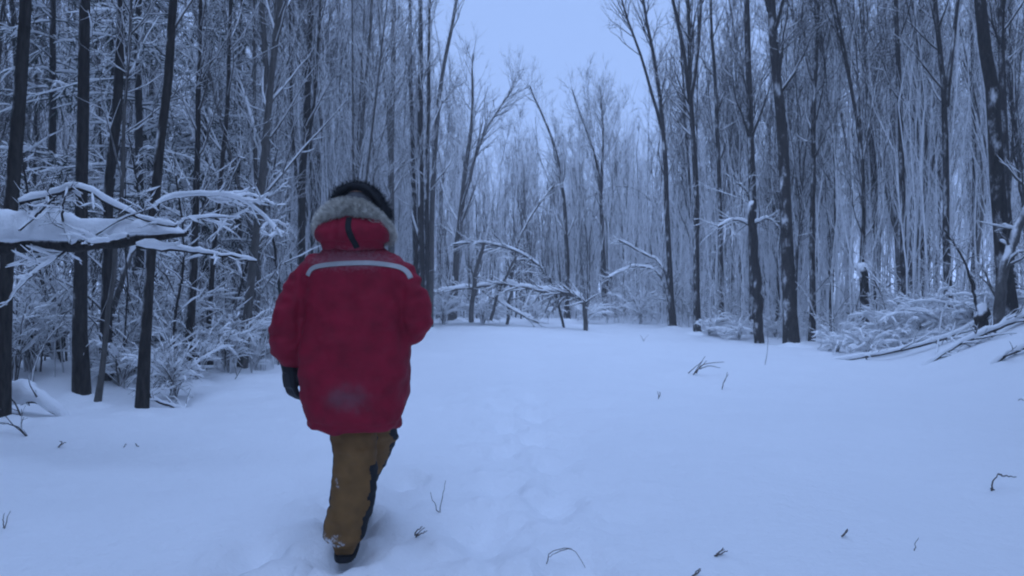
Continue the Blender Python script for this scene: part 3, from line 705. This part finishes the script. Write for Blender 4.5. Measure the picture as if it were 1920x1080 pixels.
weed('crumpled dry leaf tuft right of the walker\'s boot', [[(778, 1006), (786, 998), (796, 990)], [(780, 1004), (792, 1000), (800, 996)], [(778, 1004), (786, 992), (792, 988)]], 2, .004)
weed('bent thin grass blade arched over at the bottom centre', [[(1022, 1052), (1032, 1036), (1072, 1028), (1096, 1064)], [(1072, 1030), (1050, 1034), (1028, 1046)]], 3, .0026)
weed('dark hooked stick rising from the snow at the right edge', [[(1858, 920), (1862, 902), (1872, 888)], [(1872, 889), (1890, 893), (1906, 894)], [(1858, 916), (1880, 930), (1904, 938)], [(1852, 924), (1868, 938), (1890, 950)]], 4, .006)
weed('short thin stalk in the lower right snow', [[(1712, 1034), (1717, 1020), (1722, 1008)]], 5, .0028)
weed('small dark tuft left of the short thin stalk at lower right', [[(1576, 1008), (1584, 1000), (1590, 992)], [(1578, 1006), (1588, 998), (1588, 994)]], 6, .004)
weed('flattened grass tuft in the middle of the right snow', [[(1296, 704), (1308, 690), (1322, 668)], [(1300, 702), (1316, 686), (1326, 676)], [(1306, 700), (1318, 684), (1358, 678)], [(1312, 692), (1330, 686), (1350, 690)], [(1290, 700), (1304, 688), (1316, 678)]], 7, .008)
weed('short slanted tuft just right of the flattened grass tuft', [[(1354, 726), (1358, 714), (1366, 702)], [(1358, 716), (1362, 706), (1364, 698)]], 8, .007)
weed('thin upright stalk in the snow left of the biggest right trunk', [[(1434, 684), (1438, 664), (1440, 642), (1438, 620)]], 9, .005)
weed('tiny dark stalk left of the flattened grass tuft', [[(1234, 748), (1235, 740), (1233, 734)], [(1236, 744), (1238, 738), (1236, 734)]], 10, .006)
weed('dark tuft at the bottom edge, right of centre', [[(1338, 1044), (1348, 1036), (1360, 1030)], [(1340, 1042), (1356, 1036), (1364, 1032)], [(1342, 1042), (1352, 1032), (1356, 1028)]], 11, .004)
weed('dark tuft cut by the bottom edge below the other tuft', [[(1296, 1082), (1304, 1074), (1314, 1066)], [(1298, 1080), (1310, 1072), (1312, 1068)]], 12, .004)
weed('short forked stalk at the left edge of the foreground', [[(6, 992), (12, 974), (18, 960)], [(6, 990), (6, 974), (8, 962)]], 13, .003)
weed('small dark leaf tuft in the snow below the left trunk', [[(108, 838), (114, 834), (124, 830)], [(110, 838), (116, 830), (112, 828)], [(116, 852), (124, 846), (130, 840)], [(112, 866), (122, 866), (132, 864)]], 14, .006)
weed('two faint short twigs in the left snow', [[(230, 838), (234, 834), (238, 834)], [(254, 832), (258, 836), (262, 838)]], 15, .004)
weed('dark branch tip sticking in from the right edge', [[(1930, 752), (1915, 748), (1908, 752)], [(1930, 772), (1908, 770), (1890, 768)]], 16, .006)
weed('small dry tuft left of the flattened grass tuft, farther off', [[(1205, 640), (1210, 634), (1216, 628)], [(1207, 640), (1203, 632), (1200, 628)]], 17, .006)
weed('sprig at the foot of the thin trunk by the biggest one', [[(1598, 640), (1602, 620), (1604, 600)], [(1601, 626), (1610, 612), (1612, 604)]], 18, .006)
weed('dry sprigs beside the foot of the slender grey tree', [[(438, 712), (452, 692), (462, 672)], [(444, 704), (440, 686), (436, 676)]], 19, .006)

# ------------------------------------------------------------------ the walker
D = 3.2; S = FPX / D
def L(px, py, y=0.0):
    """photo pixel -> walker's own coordinates at depth y beyond the walker's plane"""
    d = D + y; return ((px - 960) * d / FPX + .726, y, CAMZ - (py - 540) * d / FPX)
PO = (-.742, D + .07, 0.0)
person = new_obj('person', None, loc=PO)
tag(person, 'person walking away in a long red hooded parka, tan trousers and black gloves', 'person')

def closed(bm_list):
    """rings (m,k,3) -> closed shell verts/faces appended"""
    Vs, Fs, n = [], [], 0
    for Rg in bm_list:
        m, k, _ = Rg.shape; Vs += Rg.reshape(-1, 3).tolist()
        for i in range(m - 1):
            for j in range(k): Fs.append((n + i * k + j, n + i * k + (j + 1) % k, n + (i + 1) * k + (j + 1) % k, n + (i + 1) * k + j))
        Fs.append(tuple(n + j for j in range(k - 1, -1, -1))); Fs.append(tuple(n + (m - 1) * k + j for j in range(k)))
        n += m * k
    return Vs, Fs
def limb(pts, m=22, k=18):
    """pts rows x,y,z,r"""
    q = spline(pts, m); V, _ = tubes(q[None, :, :3], np.maximum(q[None, :, 3], .002), k); return V.reshape(m, k, 3)
def body_rings(rows, k=40, m=44, ex=2.5):
    """rows z, cx, cy, a, b"""
    q = np.array(rows, float); q = np.c_[np.zeros((len(q), 2)), q]      # arc by z
    z = np.linspace(q[0, 2], q[-1, 2], m); o = [np.interp(z, q[:, 2], q[:, c]) for c in (3, 4, 5, 6)]
    for c in range(4): o[c] = np.convolve(np.pad(o[c], 2, mode='edge'), np.ones(5) / 5, 'valid')
    a = np.linspace(0, 2 * np.pi, k, endpoint=False); e = 2 / ex
    X = np.sign(np.cos(a)) * np.abs(np.cos(a)) ** e; Y = np.sign(np.sin(a)) * np.abs(np.sin(a)) ** e
    return np.stack([o[0][:, None] + o[2][:, None] * X, o[1][:, None] + o[3][:, None] * Y, np.repeat(z[:, None], k, 1)], -1)
def ball(c, r, k=16):
    th = np.linspace(.15, np.pi - .15, k // 2 + 1); ph = np.linspace(0, 2 * np.pi, k, endpoint=False); r = np.array(r) * np.ones(3)
    return np.stack([c[0] + r[0] * np.sin(th)[:, None] * np.cos(ph), c[1] + r[1] * np.sin(th)[:, None] * np.sin(ph), c[2] + r[2] * np.cos(th)[:, None] * np.ones((1, k))], -1)[::-1]
def fused(name, shells, voxel, smooth, mats, parent):
    """overlapping closed shells -> one continuous skin"""
    V, F = closed(shells); me = bpy.data.meshes.new('tmp'); me.from_pydata(V, [], F); me.update()
    o = bpy.data.objects.new('tmp', me); col.objects.link(o)
    r = o.modifiers.new('r', 'REMESH'); r.mode = 'VOXEL'; r.voxel_size = voxel
    sm = o.modifiers.new('s', 'SMOOTH'); sm.factor = .5; sm.iterations = smooth
    dg = bpy.context.evaluated_depsgraph_get(); out = bpy.data.meshes.new_from_object(o.evaluated_get(dg))
    bpy.data.objects.remove(o); bpy.data.meshes.remove(me); out.name = name
    out.materials.clear()
    for m_ in (mats if isinstance(mats, list) else [mats]): out.materials.append(m_)
    out.polygons.foreach_set('use_smooth', np.ones(len(out.polygons), bool))
    return new_obj(name, out, parent)
def get_co(me):
    a = np.empty(len(me.vertices) * 3, np.float32); me.vertices.foreach_get('co', a); return a.reshape(-1, 3).astype(float)
def get_no(me):
    a = np.empty(len(me.vertices) * 3, np.float32); me.vertex_normals.foreach_get('vector', a); return a.reshape(-1, 3).astype(float)
def set_co(me, c): me.vertices.foreach_set('co', c.astype(np.float32).ravel()); me.update()

def cloth_mat(name, c, rough=.8, dirt=None, bump=.25, var=.18):
    m, n, l, b = mat(name); tc = N_(n, 'ShaderNodeTexCoord')
    a = N_(n, 'ShaderNodeTexNoise', Scale=14.0, Detail=5.0); l.new(tc.outputs['Object'], a.inputs['Vector'])
    f = N_(n, 'ShaderNodeTexNoise', Scale=420.0, Detail=2.0); l.new(tc.outputs['Object'], f.inputs['Vector'])
    r = N_(n, 'ShaderNodeValToRGB'); r.color_ramp.elements[0].color = (*[v * (1 - var) for v in c], 1); r.color_ramp.elements[1].color = (*[v * (1 + var) for v in c], 1)
    r.color_ramp.elements[0].position = .3; r.color_ramp.elements[1].position = .7
    l.new(a.outputs[0], r.inputs[0]); src = r.outputs[0]
    for (pos, rad, dc, amt, sc) in (dirt or []):
        mp = N_(n, 'ShaderNodeVectorMath', operation='SUBTRACT'); mp.inputs[1].default_value = pos; l.new(tc.outputs['Object'], mp.inputs[0])
        dv = N_(n, 'ShaderNodeVectorMath', operation='DIVIDE'); dv.inputs[1].default_value = rad; l.new(mp.outputs[0], dv.inputs[0])
        ln = N_(n, 'ShaderNodeVectorMath', operation='LENGTH'); l.new(dv.outputs[0], ln.inputs[0])
        nn = N_(n, 'ShaderNodeTexNoise', Scale=sc, Detail=6.0, Roughness=.7); l.new(tc.outputs['Object'], nn.inputs['Vector'])
        ma = N_(n, 'ShaderNodeMath', operation='MULTIPLY_ADD'); ma.inputs[1].default_value = 1.6; l.new(nn.outputs[0], ma.inputs[0]); l.new(ln.outputs['Value'], ma.inputs[2])
        mr = N_(n, 'ShaderNodeMapRange', interpolation_type='SMOOTHSTEP'); mr.inputs['From Min'].default_value = 1.75; mr.inputs['From Max'].default_value = .9 if amt < .8 else 1.45
        mr.inputs['To Max'].default_value = amt; l.new(ma.outputs[0], mr.inputs['Value'])
        mx = N_(n, 'ShaderNodeMix', data_type='RGBA'); mx.inputs['B'].default_value = (*dc, 1); l.new(mr.outputs[0], mx.inputs['Factor']); l.new(src, mx.inputs['A']); src = mx.outputs['Result']
    l.new(src, b.inputs['Base Color']); b.inputs['Roughness'].default_value = rough; b.inputs['Specular IOR Level'].default_value = .2
    b.inputs['Sheen Weight'].default_value = .0
    bp = N_(n, 'ShaderNodeBump', Strength=bump, Distance=.002); l.new(f.outputs[0], bp.inputs['Height'])
    bq = N_(n, 'ShaderNodeBump', Strength=.35, Distance=.012); l.new(a.outputs[0], bq.inputs['Height']); l.new(bp.outputs[0], bq.inputs['Normal']); l.new(bq.outputs[0], b.inputs['Normal'])
    return m
RED = cloth_mat('red_parka_cloth', (.25, .007, .027), .75, [((0, -.1, 1.38), (.32, .3, .07), (.7, .73, .78), .14, 60.0), ((.02, -.2, .76), (.16, .2, .10), (.14, .10, .12), .55, 9.0)])
TAN = cloth_mat('tan_trouser_cloth', (.19, .10, .036), .85, [((-.06, -.05, .11), (.07, .14, .06), (.75, .78, .82), .9, 30.0), ((-.05, -.05, .36), (.022, .1, .07), (.75, .78, .82), .9, 30.0), ((.0, -.05, .3), (.09, .1, .22), (.6, .62, .66), .18, 60.0)])
BLACK = cloth_mat('black_cloth', (.014, .015, .018), .8)
LEATHER = cloth_mat('black_glove_leather', (.012, .013, .016), .55)
SKIN = cloth_mat('skin', (.45, .27, .20), .6, None, .1, .06)
REFL = cloth_mat('reflective_tape', (.42, .42, .42), .45, None, .15, .12)
GREYH = cloth_mat('grey_knit', (.10, .10, .105), .95, None, .6)
FUR, fn, fl, fb = mat('grey_tan_fur')
_oi = N_(fn, 'ShaderNodeTexCoord'); _nz = N_(fn, 'ShaderNodeTexNoise', Scale=45.0, Detail=4.0); fl.new(_oi.outputs['Object'], _nz.inputs['Vector'])
_rp = N_(fn, 'ShaderNodeValToRGB'); _rp.color_ramp.elements[0].color = (.42, .39, .33, 1); _rp.color_ramp.elements[1].color = (.93, .90, .82, 1); _rp.color_ramp.elements[0].position = .3; _rp.color_ramp.elements[1].position = .72
fl.new(_nz.outputs[0], _rp.inputs[0]); fl.new(_rp.outputs[0], fb.inputs['Base Color']); fb.inputs['Roughness'].default_value = .85

# hidden body, one continuous figure in mid-stride (left leg behind, right leg stepping ahead)
hipL, kneeL, ankL = (-.075, .02, .86), (.005, -.03, .46), (-.03, -.06, .09)
hipR, kneeR, ankR = (.085, .04, .86), (.055, .20, .52), (-.085, .40, .10)
body = fused('body', [
    body_rings([(.80, 0, .02, .15, .10), (.95, 0, .02, .165, .11), (1.15, 0, .02, .15, .10), (1.32, 0, .02, .18, .11), (1.42, 0, .02, .13, .09), (1.46, 0, .02, .07, .06)]),
    limb([(0, .02, 1.40, .058), (.005, .03, 1.5, .055), (.01, .04, 1.56, .06)]),
    ball((.012, .05, 1.635), (.074, .094, .112)), ball((.02, .14, 1.62), (.015, .03, .022), 10), ball((-.062, .04, 1.63), (.014, .02, .032), 10), ball((.086, .05, 1.63), (.014, .02, .032), 10),
    limb([(*hipL, .085), (-.02, -.005, .66, .075), (*kneeL, .055), (.0, -.055, .3, .052), (*ankL, .036)]), limb([(*hipR, .085), (.08, .13, .68, .075), (*kneeR, .055), (-.03, .32, .32, .052), (*ankR, .036)]),
    limb([(-.035, -.09, .05, .035), (-.04, .02, .035, .04), (-.045, .11, .03, .03)], 12), limb([(-.085, .36, .06, .035), (-.085, .48, .05, .04), (-.085, .56, .05, .03)], 12),
    limb([(-.16, .01, 1.37, .06), (-.25, 0, 1.22, .05), (-.315, .0, 1.08, .042), (-.31, .04, .93, .036), (-.30, .06, .84, .03), (-.285, .07, .78, .03)]),
    limb([(.16, .01, 1.37, .06), (.25, 0, 1.22, .05), (.285, .02, 1.09, .042), (.23, .15, 1.03, .036), (.17, .25, 1.02, .03)]),
], .012, 4, SKIN, person)

# parka: trunk and both sleeves in one skin
parka = fused('parka', [
    body_rings([(.603, .0, .015, .205, .165), (.64, .0, .01, .224, .182), (.74, .002, .01, .245, .190), (.88, .003, .01, .253, .188), (1.05, .003, .015, .250, .178), (1.2, .002, .02, .246, .170), (1.30, .0, .02, .236, .158), (1.37, .0, .02, .205, .138), (1.425, .0, .02, .155, .112), (1.47, 0, .02, .10, .09)], 56, 60, 2.7),
    limb([(-.135, .01, 1.345, .085), (-.21, .005, 1.285, .092), (-.272, 0, 1.18, .090), (-.308, -.005, 1.06, .088), (-.312, .02, .96, .083), (-.302, .045, .895, .070), (-.297, .05, .868, .056)], 30, 24),
    limb([(.135, .01, 1.345, .085), (.205, .005, 1.29, .092), (.258, -.005, 1.19, .088), (.276, .0, 1.09, .086), (.235, .11, 1.05, .080), (.18, .22, 1.05, .066), (.155, .26, 1.05, .055)], 30, 24),
], .009, 7, RED, person)
c = get_co(parka.data); no = get_no(parka.data)
w = .012 * vnoise(c * [6, 6, 8], 31) + .009 * vnoise(c * [13, 13, 20] + [0, 0, 2], 32) + .006 * np.abs(vnoise(c * [9, 9, 5], 36)) + .0016 * vnoise(c * 60, 33)
arm = sstep(.245, .29, np.abs(c[:, 0]))
w += arm * .011 * vnoise(c * [9, 9, 34], 34)
w += .007 * sstep(.70, .62, c[:, 2]) * vnoise(c * [16, 16, 3], 35)                     # loose folds at the hem
w -= .009 * np.exp(-((np.abs(c[:, 0]) - .238) / .014) ** 2) * sstep(.95, 1.05, c[:, 2]) * (c[:, 1] < .05)   # armhole seams
w -= .005 * np.exp(-((c[:, 2] - .635) / .008) ** 2) * (np.abs(c[:, 0]) < .26)           # hem stitching
w -= .006 * np.exp(-((c[:, 2] - 1.395) / .010) ** 2) * (np.abs(c[:, 0]) < .2)
set_co(parka.data, c + no * w[:, None])
# ribbons draped over a garment by casting from behind
def drape(name, host, line, width, off, mt, parent):
    me = host.data; tree = BVHTree.FromPolygons([v.co[:] for v in me.vertices], [p.vertices[:] for p in me.polygons])
    P = spline([(x, 0, z) for x, z in line], 48); T = np.gradient(P, axis=0); T /= np.linalg.norm(T, axis=1)[:, None]; Nn = np.stack([-T[:, 2], 0 * T[:, 0], T[:, 0]], -1)
    rows = []
    for t in np.linspace(-.5, .5, 6):
        Q = P + Nn * width * t; row = []
        for q in Q:
            h = tree.ray_cast(Vector((q[0], -1, q[2])), Vector((0, 1, 0)))
            row.append(h[0].y if h[0] is not None else np.nan)
        y = np.array(row); good = ~np.isnan(y); y = np.interp(np.arange(len(y)), np.where(good)[0], y[good]); y = np.convolve(np.pad(y, 2, mode='edge'), np.ones(5) / 5, 'valid')
        Q[:, 1] = y - off; rows.append(Q)
    G = np.array(rows); k, n, _ = G.shape
    back = G.copy(); back[..., 1] += off * 2
    V = np.concatenate([G.reshape(-1, 3), back.reshape(-1, 3)]); F = []
    for i in range(k - 1):
        for j in range(n - 1):
            a_ = i * n + j; F.append((a_, a_ + 1, a_ + n + 1, a_ + n)); b_ = a_ + k * n; F.append((b_, b_ + n, b_ + n + 1, b_ + 1))
    for j in range(n - 1): F.append((j, j + k * n, j + 1 + k * n, j + 1)); q0 = (k - 1) * n + j; F.append((q0, q0 + 1, q0 + 1 + k * n, q0 + k * n))
    for i in range(k - 1): a_ = i * n; F.append((a_, a_ + n, a_ + n + k * n, a_ + k * n)); q0 = i * n + n - 1; F.append((q0, q0 + k * n, q0 + n + k * n, q0 + n))
    m_ = MB(); m_.add(V, np.array(F)); return new_obj(name, m_.mesh(name, mt), parent)
def lz(px, py): p = L(px, py, -.15); return (p[0], p[2])
tape = drape('reflective_stripe', parka, [lz(567, 516), lz(576, 502), lz(600, 496), lz(650, 492), (lz(700, 492)), lz(742, 498), lz(760, 508), lz(768, 521)], .022, .005, REFL, parka)

hood = fused('hood', [
    body_rings([(1.425, .0, -.02, .13, .10), (1.455, .0, -.035, .162, .128), (1.50, .0, -.045, .172, .136), (1.545, .0, -.04, .160, .122), (1.58, .0, -.03, .13, .095), (1.60, 0, -.02, .09, .07)], 44, 34, 2.2),
], .008, 5, RED, person)
c = get_co(hood.data); no = get_no(hood.data)
w = .008 * vnoise(c * [10, 10, 18], 41) + .005 * vnoise(c * [22, 22, 40], 42) - .010 * np.exp(-((c[:, 2] - 1.452) / .012) ** 2) - .007 * np.exp(-((c[:, 0] + .055 - .15 * (c[:, 2] - 1.5)) / .012) ** 2) * (c[:, 1] < 0)
set_co(hood.data, c + no * w[:, None])
drape('hood_strap', hood, [lz(654, 404), lz(655, 425), lz(662, 446), lz(668, 463)], .026, .005, BLACK, hood)

# fur ruff: core and strands
rp = spline([(-.146, .05, 1.465), (-.156, -.02, 1.515), (-.124, -.075, 1.573), (-.06, -.100, 1.604), (.008, -.104, 1.611), (.074, -.095, 1.595), (.126, -.06, 1.554), (.154, -.01, 1.500), (.152, .05, 1.455)], 60)
rp[:, 0] *= .86; rp[:, 2] += np.where(rp[:, 2] < 1.54, (1.54 - rp[:, 2]) * .45, 0)
mcore = MB(); cr = .036 + .006 * vnoise(rp * 20, 3); cr[0] = cr[-1] = .012; mcore.add(*tubes(rp[None], cr[None], 12)); ruff = new_obj('fur_ruff', mcore.mesh('fur_ruff', FUR), person)
rf = np.random.default_rng(66); n = 14000
t = rf.uniform(0, 58.99, n); i = t.astype(int); f = (t - i)[:, None]; pc = rp[i] * (1 - f) + rp[i + 1] * f; tt = rp[i + 1] - rp[i]; tt /= np.linalg.norm(tt, axis=1)[:, None]
dr = rf.normal(size=(n, 3)); dr -= (dr * tt).sum(1)[:, None] * tt; dr /= np.linalg.norm(dr, axis=1)[:, None]
ctr = np.array([0, .02, 1.50]); outw = pc - ctr; outw /= np.linalg.norm(outw, axis=1)[:, None]
ln = rf.uniform(.014, .036, n)[:, None]; p0 = pc + dr * .032; tip = p0 + (dr * .7 + outw * .35 + tt * rf.normal(0, .35, (n, 1)) + [0, 0, -.12]) * ln
mid = (p0 + tip) / 2 + dr * ln * .12
m = MB(); m.add(*tubes(np.stack([p0, tip], 1), np.array([[.0014, .0004]]) * np.ones((n, 1)), 3))
fs = new_obj('fur_strands', m.mesh('fur_strands', FUR), ruff); fs['kind'] = 'stuff'

# hat: grey knit crown with a thick black rim riding low on the right
hat = fused('hat', [ball((.012, .045, 1.628), (.088, .108, .095), 24)], .008, 3, GREYH, person)
rim = spline([(-.098, .03, 1.645), (-.080, .02, 1.688), (-.035, .02, 1.718), (.02, .02, 1.726), (.07, .02, 1.708), (.110, .02, 1.665), (.138, .02, 1.615), (.15, .01, 1.57)], 40)
m = MB(); rr = np.interp(np.linspace(0, 1, 40), [0, .1, .5, .9, 1], [.008, .020, .024, .022, .008]); V, F = tubes(rim[None], rr[None], 12); V[:, 1] = .02 + (V[:, 1] - .02) * 2.6; V += .003 * vnoise(V * 40, 2)[:, None]; m.add(V, F); new_obj('hat_rim', m.mesh('hat_rim', BLACK), hat)
rf = np.random.default_rng(67); n = 3500; i = rf.integers(1, 38, n); a = rf.uniform(0, 6.28, n); p0 = rim[i] + np.stack([np.cos(a) * .02, rf.uniform(-.045, .045, n), np.sin(a) * .02], -1)
dv = p0 - [0.01, .02, 1.62]; dv /= np.linalg.norm(dv, axis=1)[:, None]; tip = p0 + (dv + rf.normal(0, .4, (n, 3))) * rf.uniform(.008, .02, n)[:, None]
m = MB(); m.add(*tubes(np.stack([p0, tip], 1), np.array([[.001, .0004]]) * np.ones((n, 1)), 3)); hp = new_obj('hat_pile', m.mesh('hat_pile', BLACK), hat); hp['kind'] = 'stuff'

# trousers: tan, black along the sides
tr = fused('trousers', [
    limb([(-.06, .02, .80, .11), (-.015, .0, .66, .108), (.004, -.03, .50, .102), (.010, -.05, .36, .103), (-.004, -.06, .24, .101), (-.030, -.065, .14, .097), (-.036, -.065, .095, .090)], 30, 26),
    limb([(.08, .03, .80, .105), (.085, .10, .66, .10), (.07, .20, .52, .098), (.02, .28, .40, .09), (-.05, .36, .24, .084), (-.08, .40, .14, .08)], 30, 26),
    body_rings([(.72, 0, .02, .15, .11), (.85, 0, .02, .17, .13)], 32, 10, 2.2),
], .009, 5, [TAN, BLACK], person)
c = get_co(tr.data); no = get_no(tr.data)
set_co(tr.data, c + no * (.008 * vnoise(c * [8, 8, 20], 51) + .005 * vnoise(c * [18, 18, 44], 52))[:, None])
fnr = np.empty(len(tr.data.polygons) * 3, np.float32); tr.data.polygons.foreach_get('normal', fnr); fnr = fnr.reshape(-1, 3)
fc = np.empty(len(tr.data.polygons) * 3, np.float32); tr.data.polygons.foreach_get('center', fc); fc = fc.reshape(-1, 3)
tr.data.polygons.foreach_set('material_index', ((fnr[:, 1] > -.55) & (((fnr[:, 0] > .78) & ((fc[:, 1] > .10) | (fc[:, 2] < .44) | (fc[:, 0] > .11))) | ((fnr[:, 0] < -.86) & (fc[:, 0] < -.05)))).astype(np.int32)); tr.data.update()

# boots
def boot(ax, ay, az, yaw, pitch, px):
    sh = [limb([(0, 0, .17, .062), (0, -.005, .10, .062), (0, -.01, .05, .056)], 12), limb([(0, -.035, .042, .046), (0, .06, .045, .052), (0, .16, .038, .050), (0, .215, .032, .036)], 16)]
    so = [body_rings([(-.012, 0, .085, .052, .148), (.018, 0, .085, .054, .150)], 30, 6, 3.0)]
    b_ = fused('boot', sh, .008, 4, TAN, person); s_ = fused('sole', so, .006, 1, BLACK, b_)
    b_.location = (ax, ay, az); b_.rotation_euler = (pitch, 0, yaw)
boot(-.028, -.075, .015, .10, 0.0, 0); boot(-.085, .39, .01, 0.0, 0.0, 0)

# gloves with five fingers
def glove(wr, fwd, up, side, curl):
    """wr wrist, fwd towards the fingertips, side from little finger to index, up = back of the hand"""
    wr, fwd, up, side = [np.array(v, float) for v in (wr, fwd, up, side)]
    fwd /= np.linalg.norm(fwd); side -= (side @ fwd) * fwd; side /= np.linalg.norm(side); up = np.cross(side, fwd) * (1 if np.cross(side, fwd) @ up > 0 else -1)
    sh = []
    def pt(s, f_, u, r): return (*(wr + side * s + fwd * f_ + up * u), r)
    sh.append(limb([pt(0, -.05, 0, .046), pt(0, -.015, 0, .040), pt(0, .01, 0, .036)], 10, 14))
    for s in (-.026, -.009, .009, .026): sh.append(limb([pt(s * .7, -.005, 0, .024), pt(s, .035, .002, .023), pt(s * 1.08, .082, 0, .019)], 10, 12))
    for s, ln_ in ((-.031, .060), (-.0105, .075), (.0105, .080), (.031, .072)):
        q = [pt(s, .075, 0, .0145)]; ang = 0; f_, u = .085, 0.0
        for kk in range(3):
            ang += curl; f_ += math.cos(ang) * ln_ / 3 * 1.1; u -= math.sin(ang) * ln_ / 3 * 1.1; q.append(pt(s * (1.05 + .02 * kk), f_, u, .0135 - .0013 * kk))
        sh.append(limb(q, 14, 10))
    sh.append(limb([pt(.022, .015, -.006, .018), pt(.050, .045, -.018, .0155), pt(.056, .075, -.030, .0135), pt(.050, .098, -.038, .011)], 14, 10))
    return fused('glove', sh, .0045, 3, LEATHER, person)
glove((-.312, .02, .862), (.05, .0, -.9), (-.7, -.7, 0), (.75, -.65, .1), .38)
glove((.15, .275, 1.05), (-.6, .75, .05), (.3, .2, 1), (-.5, -.5, .4), .55)

# ------------------------------------------------------------------ haze of the snowy air
bpy.ops.mesh.primitive_cube_add(size=1, location=(0, 10, 12.5)); hz = bpy.context.object; hz.name = 'haze'; hz.data.name = 'haze'
hz.scale = (300, 300, 28)
hm = bpy.data.materials.new('haze'); hm.use_nodes = True; hn = hm.node_tree.nodes; hn.clear()
ho = hn.new('ShaderNodeOutputMaterial'); pv = hn.new('ShaderNodeVolumePrincipled'); pv.inputs['Color'].default_value = (.93, .95, 1, 1); pv.inputs['Density'].default_value = .0037; pv.inputs['Anisotropy'].default_value = .2
hm.node_tree.links.new(pv.outputs[0], ho.inputs['Volume']); hz.data.materials.append(hm); tag(hz, kind='stuff')
tag(hz, 'thin bluish haze filling the winter wood')
